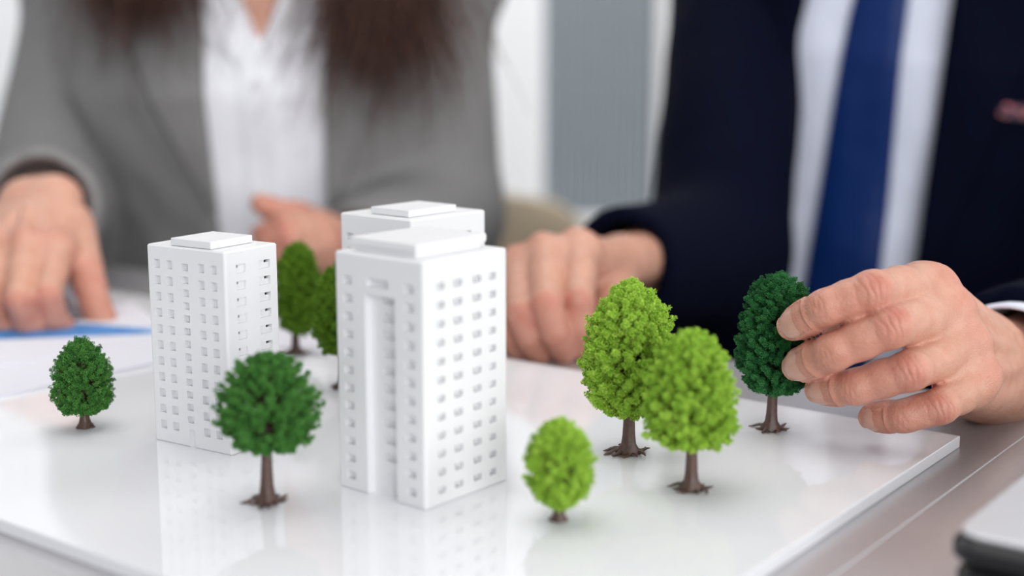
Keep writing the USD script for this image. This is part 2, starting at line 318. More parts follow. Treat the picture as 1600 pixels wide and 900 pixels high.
building('farthest white model apartment tower, only its top showing behind the largest tower', (-0.0420, 0.5666), 0.6913, 0.0475, 0.0428, 0.0873, L2, R2,
         (0.0050, 0.0350, 0.0060, 0.0290, 0.0876, 0.0904), (0.0058, 0.0342, 0.0068, 0.0282, 0.0878), doors=[(0.0165, 0.0215, 0.0085, 0.0035, 0.0016)], groove=(0.0137, 0.0285, 0.0733, 0.0035))

# ------------------------------------------------------------------ model trees
EGG = [(0, 0.0), (0.03, 0.22), (0.08, 0.42), (0.18, 0.68), (0.32, 0.88), (0.52, 1.0), (0.72, 1.0), (0.86, 0.93), (0.95, 0.76), (1, 0.38)]
BELL = [(0, 0), (0.03, 0.25), (0.1, 0.5), (0.2, 0.72), (0.35, 0.88), (0.55, 0.97), (0.75, 1.0), (0.9, 0.95), (0.97, 0.78), (1, 0.5)]
OVAL = [(0, 0.0), (0.03, 0.27), (0.10, 0.55), (0.22, 0.80), (0.38, 0.97), (0.52, 1.0), (0.70, 0.93), (0.84, 0.75), (0.95, 0.45), (1, 0.15)]
DOME = [(0, 0.0), (0.03, 0.35), (0.1, 0.62), (0.2, 0.82), (0.35, 0.96), (0.55, 1.0), (0.8, 0.97), (0.93, 0.8), (1, 0.45)]
RAG = [(0, 0.0), (0.03, 0.30), (0.10, 0.58), (0.24, 0.82), (0.42, 1.0), (0.60, 1.0), (0.76, 0.93), (0.88, 0.80), (0.97, 0.52), (1, 0.2)]
ico0 = trimesh.creation.icosphere(0, 1.0)
def tuft_mesh(seed, R, grain, n, stretch, lo, hi):
    r = np.random.default_rng(seed); vs, fs, cs = [], [], []
    lobes = [unit(r.normal(size=3)) * R * r.uniform(0.35, 0.95) for _ in range(7)]
    for i in range(n):
        d = unit(r.normal(size=3)); rad = R * r.uniform(0.25, 1.0) ** 0.6
        c = d * rad * 0.62 + lobes[i % len(lobes)]; c[0] *= stretch
        q = trimesh.transformations.random_rotation_matrix(r.random(3))[:3, :3]
        v = (np.asarray(ico0.vertices) * r.uniform(0.65, 1.35, 3) * grain * r.uniform(0.7, 1.25)) @ q.T + c
        fs.append(np.asarray(ico0.faces) + 12 * i); vs.append(v)
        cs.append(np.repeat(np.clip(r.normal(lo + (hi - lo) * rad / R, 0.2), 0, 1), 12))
    return np.vstack(vs), np.vstack(fs), np.concatenate(cs)
def model_tree(label, at, H, base, R, prof, mat_leaf, seed, dx=0.0, n_branch=150, per=8, root_r=0.0085, trunk_r=0.0022, tuft=0.0019, roots=10, rag=0.10, fill=350, group=None):
    r = np.random.default_rng(seed)
    t = thing('model_tree', label, 'model tree', (at[0], at[1], BOARD), group=group)
    # trunk
    zt = base + 0.55 * (H - base)
    zz = np.linspace(0, 1, 14)
    prof_t = [(0.0, 0.0002), (trunk_r * 2.0, 0.0002)] + [(trunk_r * (0.62 + 0.55 * (1 - z) ** 1.5 + 0.9 * math.exp(-z * zt / 0.0016)), 0.0005 + z * zt) for z in zz] + [(0.0, 0.0006 + zt)]
    tm = lathe(prof_t, 20); v = tm.vertices.copy()
    a = np.arctan2(v[:, 1], v[:, 0]); rr = np.hypot(v[:, 0], v[:, 1])
    k = 1 + 0.10 * np.sin(5 * a + seed) * np.exp(-v[:, 2] / 0.006); v[:, 0] = rr * k * np.cos(a) + dx * np.clip(v[:, 2] / zt, 0, 1) ** 2; v[:, 1] = rr * k * np.sin(a)
    obj('trunk', trimesh.Trimesh(v, tm.faces, process=False), M_bark, t, smooth=50)
    for i in range(roots):
        an = 2 * np.pi * (i + r.uniform(-0.3, 0.3)) / roots; L = root_r * r.uniform(0.7, 1.12)
        s = np.linspace(0.18, 1, 7); w = r.uniform(-0.5, 0.5)
        pts = np.stack([L * s * np.cos(an + w * s * s), L * s * np.sin(an + w * s * s), 0.0007 + 0.0011 * (1 - s) ** 1.5 + 0.0005 * np.sin(s * 7 + i)], 1)
        pts[:, 2] = np.maximum(pts[:, 2], 0.0005)
        obj('root', tube(pts, np.interp(s, [0, 0.5, 0.8, 1], [0.0016, 0.0010, 0.0008, 0.0002]) * root_r / 0.0085, 7, 0.6), M_bark, t, smooth=60)
    # branches and the tufts on them
    pt = np.array(prof); P, A, S, sticks = [], [], [], []
    for i in range(n_branch):
        u = 1 - (i + r.random()) / n_branch                      # 1 at the base of the crown
        u = u ** 0.93
        env = np.interp(u, pt[:, 0], pt[:, 1]) * R * (1 + rag * r.normal() * 0.8)
        z1 = base + (1 - u) * (H - base); an = i * 2.399963 + r.uniform(-0.25, 0.25)
        rise = min(0.35 + 0.5 * (1 - u), 0.75)
        z0 = max(z1 - rise * env, base + 0.001)
        e0 = np.array([dx * 0.8, 0, min(z0, H - 0.006)]); e1 = np.array([dx + env * math.cos(an), env * math.sin(an), z1])
        sticks.append(tube(np.linspace(e0, e0 + (e1 - e0) * 0.93, 3), [0.0004, 0.0003, 0.0001], 4))
        d = unit(e1 - e0 + 1e-9)
        for q in range(per):
            s = 1 - 0.52 * (q / per) ** 1.1 + r.normal() * 0.02
            w = (1 - s) * 1.0 + 0.25
            P.append(e0 + (e1 - e0) * s - d * tuft * 0.6 + r.normal(size=3) * tuft * 0.75 * w); A.append(d); S.append(r.uniform(0.5, 1.2))
    for i in range(fill):
        u = r.random(); env = np.interp(u, pt[:, 0], pt[:, 1]) * R * math.sqrt(r.uniform(0.15, 0.72)); an = r.uniform(0, 6.283)
        P.append([dx + env * math.cos(an), env * math.sin(an), base + (1 - u) * (H - base) * 0.96]); A.append(unit([math.cos(an), math.sin(an), 0.3])); S.append(r.uniform(0.8, 1.25))
    obj('branches', trimesh.util.concatenate(sticks), M_bark, t, smooth=False, kind='stuff')
    P, A, S = np.array(P), np.array(A), np.array(S)
    pi = UsdGeom.PointInstancer.Define(stage, str(t.GetPath()) + '/foliage'); data(pi.GetPrim(), kind='stuff')
    UsdGeom.Xform.Define(stage, str(pi.GetPath()) + '/tufts')
    nP = 7
    for k_ in range(nP):
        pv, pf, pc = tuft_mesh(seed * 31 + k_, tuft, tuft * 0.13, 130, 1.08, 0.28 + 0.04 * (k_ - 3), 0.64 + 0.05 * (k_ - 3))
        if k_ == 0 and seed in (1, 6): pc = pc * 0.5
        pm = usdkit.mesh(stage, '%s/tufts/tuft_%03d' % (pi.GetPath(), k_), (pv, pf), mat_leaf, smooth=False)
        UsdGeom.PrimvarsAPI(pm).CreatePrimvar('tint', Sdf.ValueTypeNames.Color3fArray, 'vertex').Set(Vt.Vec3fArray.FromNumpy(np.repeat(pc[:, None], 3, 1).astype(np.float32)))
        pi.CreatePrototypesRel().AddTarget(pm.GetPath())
    qs = []
    for a_ in A:
        x = unit(a_); y = unit(np.cross([0, 0, 1.0], x) + 1e-6); z = np.cross(x, y); an = r.uniform(0, 6.283)
        y2 = y * math.cos(an) + z * math.sin(an); z2 = np.cross(x, y2)
        mtx = np.eye(4); mtx[:3, :3] = np.stack([x, y2, z2], 1); q = trimesh.transformations.quaternion_from_matrix(mtx)
        qs.append(Gf.Quath(float(q[0]), float(q[1]), float(q[2]), float(q[3])))
    pi.CreatePositionsAttr(Vt.Vec3fArray.FromNumpy(P.astype(np.float32)))
    pi.CreateOrientationsAttr(Vt.QuathArray(qs))
    pi.CreateScalesAttr(Vt.Vec3fArray.FromNumpy(np.repeat(S[:, None], 3, 1).astype(np.float32)))
    pi.CreateProtoIndicesAttr(Vt.IntArray.FromNumpy(r.integers(0, nP, len(P)).astype(np.int32)))
    return t
model_tree('small dark green model tree standing alone at the far left of the board', (-0.1804, 0.5602), 0.0388, 0.0068, 0.0126, EGG, L_mid, 1, n_branch=150, per=6, root_r=0.0048, trunk_r=0.0018, tuft=0.0013, roots=9, rag=0.05, fill=220)
model_tree('round ragged dark green model tree in front of the medium tower', (-0.0865, 0.4642), 0.0548, 0.0195, 0.0172, RAG, L_mid, 2, dx=0.0015, n_branch=200, per=10, root_r=0.0088, trunk_r=0.0022, tuft=0.0013, rag=0.13, fill=220)
model_tree('smallest lime green model tree at the front of the board, round and short', (0.0159, 0.4457), 0.0360, 0.0052, 0.0122, OVAL, L_lime, 3, n_branch=150, per=6, root_r=0.0040, trunk_r=0.0015, tuft=0.0013, roots=8, rag=0.05, fill=220)
model_tree('tallest lime green model tree, just behind another lime green tree', (0.0462, 0.5234), 0.0700, 0.0168, 0.0182, EGG, L_lime, 4, n_branch=270, per=11, root_r=0.0098, trunk_r=0.0024, tuft=0.00155, rag=0.10, fill=520)
model_tree('medium lime green model tree overlapping the tallest lime tree from the front', (0.0652, 0.4784), 0.0597, 0.0174, 0.0165, BELL, L_lime, 5, dx=-0.001, n_branch=240, per=11, root_r=0.0080, trunk_r=0.0022, tuft=0.0014, rag=0.09, fill=480)
model_tree('darkest green model tree, held by the man\'s fingers near the board corner', (0.1088, 0.5563), 0.0672, 0.0168, 0.0160, DOME, L_dark, 6, dx=0.001, n_branch=290, per=11, root_r=0.0090, trunk_r=0.0022, tuft=0.00125, rag=0.05, fill=560)
model_tree('blurred leaf green model tree with brown trunk between the medium tower and the largest one', (-0.1131, 0.6995), 0.0590, 0.0125, 0.0119, DOME, L_rear, 7, dx=0.0025, n_branch=120, per=7, root_r=0.0080, trunk_r=0.0020, tuft=0.0018, rag=0.03, fill=420)
model_tree('blurred leaf green model tree half hidden behind the left edge of the largest tower', (-0.0795, 0.6291), 0.0592, 0.0172, 0.0142, DOME, L_rear, 8, dx=0, n_branch=120, per=7, root_r=0.0080, trunk_r=0.0020, tuft=0.0018, rag=0.03, fill=420)

# ------------------------------------------------------------------ papers, pen, laptop, chair
def sheet(y_x, name, label, cat, corners, z0, z1, m):
    lo = [m3.Manifold.cube((0.0004, 0.0004, z1 - z0), True).translate((x, y, (z0 + z1) / 2)) for x, y in corners]
    return obj(name, man_mesh(m3.Manifold.batch_hull(lo)), m, y_x, smooth=False, label=label, cat=cat)
pp = thing('report', 'white paper report with a blue printed chart under the woman\'s pen hand', 'document', (-0.31, 0.70, BOARD))
def R_(x, y): return (x + 0.31, y - 0.70)
sheet(pp, 'page', None, None, [R_(-0.34, 0.485), R_(-0.1615, 0.694), R_(-0.235, 0.835), R_(-0.50, 0.70)], 0.0, 0.0018, M_paper)
sheet(pp, 'page', None, None, [R_(-0.36, 0.55), R_(-0.180, 0.742), R_(-0.245, 0.83), R_(-0.48, 0.70)], 0.0018, 0.0023, M_paper)
sheet(pp, 'blue_chart', 'printed blue chart band across the page', None, [R_(-0.40, 0.700), R_(-0.297, 0.757), R_(-0.205, 0.738), R_(-0.196, 0.745), R_(-0.235, 0.765), R_(-0.40, 0.790)], 0.0023, 0.00236, M_ink)
sheet(pp, 'pale_chart', 'pale blue printed band', None, [R_(-0.205, 0.738), R_(-0.186, 0.741), R_(-0.188, 0.752), R_(-0.225, 0.760)], 0.0023, 0.00234, M_ink2)
sh2 = sheet(None, 'paper_sheet', 'white paper sheet lying on the board between the two rear trees and the papers', 'paper', [(-0.175, 0.760), (-0.095, 0.690), (-0.045, 0.745), (-0.125, 0.82)], BOARD, BOARD + 0.0006, M_paper)

lt = thing('laptop', 'closed laptop with pale lid and black edge at the front right corner', 'laptop', (0.1292, 0.3900, TABLE))
LY = math.pi / 2 - AX
def ll(m): m = m.copy(); m.apply_transform(trimesh.transformations.rotation_matrix(LY, [0, 0, 1])); return m
obj('base', ll(man_mesh(rplate(0.0015, 0.24, -0.33, -0.0015, 0.0022, 0.0100, 0.008, 0.002))), M_black, lt)
obj('lid', ll(man_mesh(rplate(0, 0.242, -0.332, 0, 0.0108, 0.0205, 0.009, 0.003))), M_black, lt, label='black lid edge')
obj('lid_panel', ll(man_mesh(rplate(0.002, 0.240, -0.330, -0.002, 0.0200, 0.0218, 0.008, 0.0006))), M_silver, lt, label='pale silver lid panel')
for x in (0.02, 0.22):
    for y in (-0.31, -0.02): obj('rubber_foot', ll(man_mesh(m3.Manifold.cylinder(0.0024, 0.006, 0.005, 16).translate((x, y, 0)))), M_black, lt)

def chair(label, at, yaw):
    t = thing('office_chair', label, 'chair', at, yaw)
    W, H0, H1 = 0.235, 0.40, 0.722
    u = np.linspace(-1, 1, 25); v = np.linspace(0, 1, 17); pts = []
    def shell(off):
        g = []
        for b in v:
            z = H0 + (H1 - H0) * b
            wd = W * (1 - max(0, (b - 0.55) / 0.45) ** 3.5 * 0.28)
            for a in u: g.append((wd * a, 0.05 - 0.07 * a * a * 0.6 + 0.04 * b + off, z - 0.02 * a * a * b))
        return np.array(g)
    n, mq = len(u), len(v); A_, B_ = shell(-0.02), shell(0.02); V = np.vstack([A_, B_]); F = []
    for i in range(mq - 1):
        for j in range(n - 1):
            a = i * n + j; F += [[a, a + 1, a + n + 1], [a, a + n + 1, a + n]]; o = n * mq + a; F += [[o, o + n + 1, o + 1], [o, o + n, o + n + 1]]
    ring = [j for j in range(n)] + [i * n + n - 1 for i in range(1, mq)] + [(mq - 1) * n + j for j in range(n - 2, -1, -1)] + [i * n for i in range(mq - 2, 0, -1)]
    for a, b in zip(ring, ring[1:] + ring[:1]): F += [[a, b + n * mq, b], [a, a + n * mq, b + n * mq]]
    bk = trimesh.Trimesh(V, np.array(F), process=False); trimesh.repair.fix_normals(bk)
    obj('backrest', bk, M_beige, t, smooth=40)
    obj('seat', man_mesh(rbox(-0.23, 0.23, -0.44, 0.02, 0.39, 0.46, 0.03)), M_beige, t, smooth=60)
    obj('post', man_mesh(m3.Manifold.cylinder(0.32, 0.028, 0.022, 20).translate((0, -0.2, 0.075))), M_chrome, t)
    for k in range(5):
        an = k * 2 * math.pi / 5
        e = np.array([0.24 * math.cos(an), -0.2 + 0.24 * math.sin(an)])
        obj('leg', tube([(0, -0.2, 0.085), (e[0] * 0.6, -0.2 + (e[1] + 0.2) * 0.6, 0.08), (e[0], e[1], 0.065)], [0.022, 0.018, 0.014], 10), M_chrome, t)
        obj('caster', man_mesh(m3.Manifold.cylinder(0.03, 0.028, 0.028, 20, True).rotate((0, 90, 0)).translate((e[0], e[1], 0.028))), M_black, t)
    return t
chair('empty beige upholstered chair with rounded back between the two people', (-0.112, 1.86, 0), math.pi)
chair('beige upholstered chair the woman in grey sits on', (-0.222, 1.40, 0), 0.0)
chair('beige upholstered chair the man in navy sits on', (0.37, 1.45, 0), -0.35)

# ------------------------------------------------------------------ hands
SK = np.array([0.60, 0.325, 0.235]); RED = np.array([0.55, 0.205, 0.155]); PALE = np.array([0.72, 0.44, 0.335])
def finger_frames(ch):
    ch = [np.asarray(c, float) for c in ch]
    ax = [unit(ch[i + 1] - ch[i]) for i in range(len(ch) - 1)]
    dn = []
    for i in range(1, len(ch) - 1):
        d = ch[i] - (ch[i - 1] + ch[i + 1]) / 2
        dn.append(unit(d) if np.linalg.norm(d) > 1e-5 else np.array([0, 0, 1.0]))
    return ch, ax, dn
def hand(spec, h, fine, tone=1.0):
    """spec: wrist, elbow, chains {finger: [MCP, PIP, DIP, tip]}, thumb [CMC, MCP, IP, tip], radii scale. Returns the body mesh, its tints and the nails."""
    s = spec.get('scale', 1.0); wr, el = np.array(spec['wrist'], float), np.array(spec['elbow'], float)
    RAD = {'index': (.0108, .0078, .0070, .0063), 'middle': (.0110, .0081, .0072, .0064), 'ring': (.0105, .0076, .0068, .0060), 'pinky': (.0098, .0067, .0061, .0054), 'thumb': (.0140, .0112, .0093, .0074)}
    names = ['index', 'middle', 'ring', 'pinky']
    chains = {n: [np.array(p, float) for p in spec[n]] for n in names}; th = [np.array(p, float) for p in spec['thumb']]
    mc = [chains[n][0] for n in names]
    across = unit(mc[3] - mc[0]); along = unit(np.mean(mc, 0) - wr)
    back = unit(np.cross(across, along))
    if back @ np.array(spec['dorsal'], float) < 0: back = -back
    palmn = -back
    wr_w = spec.get('wrist_w', 0.016) * s
    W0, W1 = wr - across * wr_w, wr + across * wr_w
    prims = []                                        # palm group: (a, b, ra, rb)
    for i, n in enumerate(names):
        r0 = RAD[n][0] * s
        start = W0 + (W1 - W0) * i / 3
        prims.append((start + palmn * 0.003 * s, mc[i] + palmn * 0.004 * s, 0.0135 * s, r0))
    for i in range(3):
        a, b = (mc[i] + mc[i + 1]) / 2 + palmn * 0.006 * s, wr + palmn * 0.005 * s
        prims.append((a - along * 0.006 * s, b, 0.0095 * s, 0.013 * s))
    prims.append((th[0] + palmn * 0.002, (th[0] + th[1]) / 2 * 0.4 + 0.6 * th[1], 0.0150 * s, 0.0125 * s))
    prims.append((mc[3] * 0.75 + wr * 0.25 + palmn * 0.010 * s, W1 * 0.8 + mc[3] * 0.2 + palmn * 0.008 * s, 0.011 * s, 0.0135 * s))
    fore = unit(el - wr); L = np.linalg.norm(el - wr); fl = min(L, spec.get('fore', 0.10))
    for sg in (-1, 1):
        prims.append((wr + across * sg * wr_w * 0.75, wr + fore * fl + across * sg * wr_w * 0.9, 0.0150 * s, 0.0185 * s))
    tendon = [(mc[i] + back * (RAD[n][0] * s * 0.72), wr * 0.55 + mc[i] * 0.45 + back * 0.0105 * s, 0.0030 * s, 0.0018 * s) for i, n in enumerate(names)]
    fing = []
    for n in names + ['thumb']:
        ch = chains[n] if n != 'thumb' else th
        r = [q * s for q in RAD[n]]
        fing.append((n, ch, r))
    allp = np.vstack([np.vstack([c for c in ch]) for _, ch, _ in fing] + [wr[None], (wr + fore * fl)[None]])
    lo, hi = allp.min(0) - 0.026, allp.max(0) + 0.026
    def sdf(p):
        out = np.full(p.shape[:3], 1.0, np.float64)
        def local(a, b, rr, m=0.02):
            l = np.minimum(a, b) - rr - m; u = np.maximum(a, b) + rr + m
            i0 = np.clip(np.floor((l - lo) / h).astype(int), 0, None); i1 = np.clip(np.ceil((u - lo) / h).astype(int) + 1, 0, np.array(p.shape[:3]))
            return tuple(slice(x, y) for x, y in zip(i0, i1))
        palm = np.full(p.shape[:3], 0.05)
        for a, b, ra, rb in prims:
            w = local(a, b, max(ra, rb)); palm[w] = smin(palm[w], bone(p[w], a, b, ra, rb), 0.008 * s)
        for a, b, ra, rb in tendon:
            w = local(a, b, max(ra, rb)); palm[w] = smin(palm[w], bone(p[w], a, b, ra, rb), 0.006 * s)
        tot = palm.copy()
        for n, ch, r in fing:
            f = np.full(p.shape[:3], 0.05)
            _, ax, dn = finger_frames(ch)
            seg = []
            for i in range(3):
                a, b = ch[i], ch[i + 1]; mid = (a + b) / 2; rm = (r[i] + r[i + 1]) / 2 * (1.015 if i < 2 else 1.03)
                ra = r[i] * (0.93 if i == 0 else 1.0)
                seg += [(a, mid, ra, rm), (mid, b, rm, r[i + 1])]
            for i in (1, 2):                          # knuckle bumps on the back, pads on the front
                seg.append((ch[i] + dn[i - 1] * r[i] * 0.09, ch[i] + dn[i - 1] * r[i] * 0.09 - ax[i] * 0.002 * s, r[i] * 0.96, r[i] * 0.93))
                mid = (ch[i - 1] + ch[i]) / 2; seg.append((mid - dn[i - 1] * r[i] * 0.22, mid - dn[i - 1] * r[i] * 0.22 + ax[i - 1] * 0.004, r[i] * 0.93, r[i] * 0.9))
            tp = ch[3] - ax[2] * r[3] * 0.6 - dn[1] * r[3] * 0.22
            seg.append((tp, tp - ax[2] * r[3] * 0.9, r[3] * 1.05, r[3] * 1.08))
            for a, b, ra, rb in seg:
                w = local(a, b, max(ra, rb)); f[w] = smin(f[w], bone(p[w], a, b, ra, rb), 0.0022 * s)
            box_ = local(np.min(ch, 0), np.max(ch, 0), r[0] + 0.004)
            # blend with the palm at the root only, stay apart from the neighbours
            c0 = ch[0]; dist = np.linalg.norm(p[box_] - c0, axis=-1)
            k = np.clip(1 - (dist - 0.012 * s) / (0.016 * s), 0, 1) * 0.0070 * s + 0.0016
            hh = np.clip(0.5 + 0.5 * (f[box_] - tot[box_]) / k, 0, 1)
            tot[box_] = f[box_] * (1 - hh) + tot[box_] * hh - k * hh * (1 - hh)
        return tot
    m = mesh_of(sdf, lo, hi, h, smooth=4)
    if fine: m = trimesh.Trimesh(*trimesh.remesh.subdivide(m.vertices, m.faces), process=False)
    v, nrm = np.array(m.vertices), normals(m)
    disp = np.zeros(len(v)); red = np.zeros(len(v)); pale = np.zeros(len(v))
    nails = []
    for n, ch, r in fing:
        _, ax, dn = finger_frames(ch)
        for j in (1, 2):                              # creases over the two finger joints
            d, a = dn[j - 1], unit(ax[j - 1] + ax[j]); lat = np.cross(d, a); q = v - (ch[j] + d * r[j] * 0.7)
            near = np.linalg.norm(v - ch[j], axis=1) < r[j] * 2.1
            x, y = q @ a, q @ lat; dors = np.clip((nrm @ d - 0.15) / 0.6, 0, 1) * near
            red = np.maximum(red, dors * np.exp(-(x / (r[j] * 1.15)) ** 2) * (0.8 if j == 1 else 0.55) * (0.55 + 0.9 * (meshkit.noise(v * 200, 2) - 0.2)))
            if fine:
                env = np.exp(-(y / (r[j] * 0.75)) ** 2) * dors
                for kx, amp, wd in ((-0.62, .16, .00050), (-0.36, .26, .00050), (-0.12, .30, .00055), (0.12, .28, .00050), (0.36, .22, .00050), (0.62, .14, .00045)):
                    if j == 2 and abs(kx) > 0.5: continue
                    c = kx * r[j] * (1.0 if j == 1 else 0.75) * 1.25
                    curve = c * (1 - 0.35 * (y / r[j]) ** 2) + 0.00035 * np.sin(y * 900 + kx * 9 + j)
                    disp -= amp * 1.15e-3 * env * np.exp(-((x - curve) / wd) ** 2) * (1.15 if j == 1 else 0.8)
                disp += 0.00012 * env * np.exp(-(x / (r[j] * 0.8)) ** 2)
        red = np.maximum(red, 0.45 * np.clip(1.3 - np.abs((v - ch[2]) @ ax[1]) / (r[2] * 4), 0, 1) * (np.linalg.norm(v - ch[2], axis=1) < r[2] * 3))
        red = np.maximum(red, 0.55 * np.clip(1 - np.linalg.norm(v - ch[3], axis=1) / (r[3] * 2.2), 0, 1))
        # nail: an arched plate set into the back of the last bone
        a = ax[2]; d = unit(dn[1] - (dn[1] @ a) * a); 
        if 'nail_dir' in spec and n in spec['nail_dir']: d = unit(np.array(spec['nail_dir'][n], float)); d = unit(d - (d @ a) * a)
        lat = np.cross(d, a); rr = r[3] * 1.08
        Ln, half = r[3] * 2.25, 1.10
        base_c = ch[3] + a * r[3] * 0.58
        nu, nv = 13, 13; V, C = [], []
        for iv in range(nv):
            t = iv / (nv - 1)
            wsc = 1.0 if t < 0.6 else math.sqrt(max(0, 1 - ((t - 0.6) / 0.46) ** 2))
            wsc *= 0.80 + 0.20 * math.sin(min(t / 0.35, 1) * math.pi / 2)
            for iu in range(nu):
                uu = -1 + 2 * iu / (nu - 1); ang = uu * half * wsc
                back_curve = Ln * (1 - t) * (1 - 0.10 * uu * uu * (1 - t))
                rad = rr * (1.0 + 0.05 * (1 - abs(uu)) ) - 0.0022 * s * max(0, t - 0.55) ** 2 / 0.2 - 0.00025 * s * (1 - t)
                V.append(base_c - a * back_curve - a * 0.0 + d * rad * math.cos(ang) * 0.93 + lat * rad * math.sin(ang) * 1.0)
                lun = math.exp(-((1 - t - 0.95) / 0.16) ** 2) * (1 - uu * uu); edge = 1.0 if t > 0.955 else 0.0
                C.append(np.array([0.60, 0.31, 0.24]) * (1 - 0.22 * lun) + 0.22 * lun * np.array([0.68, 0.46, 0.385]) if not edge else np.array([0.72, 0.56, 0.42]))
        F = []
        for iv in range(nv - 1):
            for iu in range(nu - 1):
                q = iv * nu + iu; F += [[q, q + 1, q + nu + 1], [q, q + nu + 1, q + nu]]
        V = np.array(V); c_in = V - d * 0.0009 * s
        ring = list(range(nu)) + [i * nu + nu - 1 for i in range(1, nv)] + [(nv - 1) * nu + i for i in range(nu - 2, -1, -1)] + [i * nu for i in range(nv - 2, 0, -1)]
        N = len(V); V2 = np.vstack([V, c_in]); F2 = list(F) + [[q[2] + N, q[1] + N, q[0] + N] for q in F]
        for q0, q1 in zip(ring, ring[1:] + ring[:1]): F2 += [[q0, q1, q1 + N], [q0, q1 + N, q0 + N]]
        nm = trimesh.Trimesh(V2, F2, process=False)
        fn = np.cross(V[F[0][1]] - V[F[0][0]], V[F[0][2]] - V[F[0][0]])
        if fn @ d < 0: nm.faces = nm.faces[:, ::-1]
        nails.append((nm, np.vstack([C, C])))
        if fine:
            q = v - base_c; x, y = -(q @ a), q @ lat; dz = q @ d
            on = (dz > r[3] * 0.1) & (np.abs(y) < r[3] * 1.3) & (x > -r[3]) & (x < Ln + 0.004)
            yn = np.abs(y) / (rr * math.sin(half)); xn = (x - Ln) / 0.0011
            fold = np.exp(-((yn - 1.12) / 0.16) ** 2) * (x < Ln + 0.0006) * (x > 0.25 * Ln) + np.exp(-(np.maximum(xn - 0.3, 0) ** 2 + np.minimum(xn - 0.3, 0) ** 2 * 4)) * (yn < 1.15)
            inside = ((yn < 1.0) & (x < Ln - 0.0002) & (x > 0)).astype(float)
            disp += on * (0.00032 * np.clip(fold, 0, 1) - 0.00045 * inside)
    for i, c in enumerate(mc):
        k = np.clip((nrm @ back), 0, 1) * np.exp(-(np.linalg.norm(v - c - back * 0.008, axis=1) / (0.012 * s)) ** 2)
        red = np.maximum(red, 0.5 * k)
        if fine: disp += 0.0006 * k
    if fine:                                          # veins, fine lines over the back of the hand
        q = v - wr; X, Y = q @ along, q @ across; dors = np.clip(nrm @ back, 0, 1)
        nz = meshkit.fbm(v * 260, 3, 5) - 0.5
        lines = np.sin((X + 0.004 * (meshkit.noise(v * 120, 3) - 0.5)) * 2 * np.pi / 0.0021) * np.sin((Y + 0.3 * X + 0.004 * (meshkit.noise(v * 110, 8) - 0.5)) * 2 * np.pi / 0.0034)
        disp += dors * (X < 0.09) * (0.00005 * lines) + 0.00022 * nz
        for o, sl in ((0.008, 0.25), (-0.006, -0.2), (0.022, 0.05)):
            yy = Y - o - sl * X - 0.003 * np.sin(X * 130 + o * 900)
            disp += 0.00045 * dors * np.exp(-(yy / 0.0017) ** 2) * np.clip(X / 0.02, 0, 1) * np.clip((0.075 - X) / 0.02, 0, 1)
    v = v + nrm * disp[:, None]
    mott = meshkit.fbm(v * 90, 3, 11)[:, None]
    col = SK * (1 - red[:, None]) + RED * red[:, None]
    m2 = np.clip((meshkit.fbm(v * 230, 3, 21)[:, None] - 0.5) * 2.4, -1, 1); col = col * (0.92 + 0.16 * mott) * (1 + m2 * np.array([0.03, 0.09, 0.10])) * tone
    return trimesh.Trimesh(v, m.faces, process=False), np.clip(col, 0, 1), nails

man_left = dict(wrist=(0.2337, 0.6220, 0.7595), elbow=(0.4640, 0.9300, 0.7303), dorsal=(0.2, -1, 0.4), fore=0.09, wrist_w=0.012, scale=1.0,
    index=[(0.1715, 0.5600, 0.8097), (0.1389, 0.5210, 0.8156), (0.1220, 0.5240, 0.8085), (0.1114, 0.5340, 0.7996)],
    middle=[(0.1773, 0.5530, 0.8002), (0.1453, 0.5160, 0.8026), (0.1248, 0.5200, 0.7918), (0.1143, 0.5350, 0.7826)],
    ring=[(0.1836, 0.5490, 0.7874), (0.1533, 0.5160, 0.7851), (0.1349, 0.5220, 0.7775), (0.1234, 0.5350, 0.7729)],
    pinky=[(0.1880, 0.5450, 0.7738), (0.1672, 0.5200, 0.7700), (0.1543, 0.5230, 0.7653), (0.1444, 0.5330, 0.7620)],
    thumb=[(0.2147, 0.6030, 0.7736), (0.1862, 0.5970, 0.7874), (0.1620, 0.5920, 0.7899), (0.1417, 0.5830, 0.7889)])
man_right = dict(wrist=(0.0546, 0.8250, 0.7753), elbow=(0.1557, 1.0300, 0.7457), dorsal=(0, -1, 1), fore=0.10, scale=1.0,
    index=[(0.0376, 0.7600, 0.7968), (0.0353, 0.7080, 0.7767), (0.0353, 0.7050, 0.7618), (0.0359, 0.7090, 0.7506)],
    middle=[(0.0185, 0.7550, 0.7946), (0.0183, 0.7000, 0.7768), (0.0226, 0.6970, 0.7611), (0.0276, 0.7030, 0.7496)],
    ring=[(0.0043, 0.7580, 0.7873), (0.0050, 0.7060, 0.7702), (0.0097, 0.7040, 0.7569), (0.0152, 0.7080, 0.7470)],
    pinky=[(-0.0055, 0.7680, 0.7765), (-0.0041, 0.7200, 0.7622), (0.0007, 0.7160, 0.7522), (0.0058, 0.7160, 0.7452)],
    thumb=[(0.0576, 0.8000, 0.7709), (0.0540, 0.7680, 0.7598), (0.0487, 0.7500, 0.7487), (0.0415, 0.7350, 0.7437)])
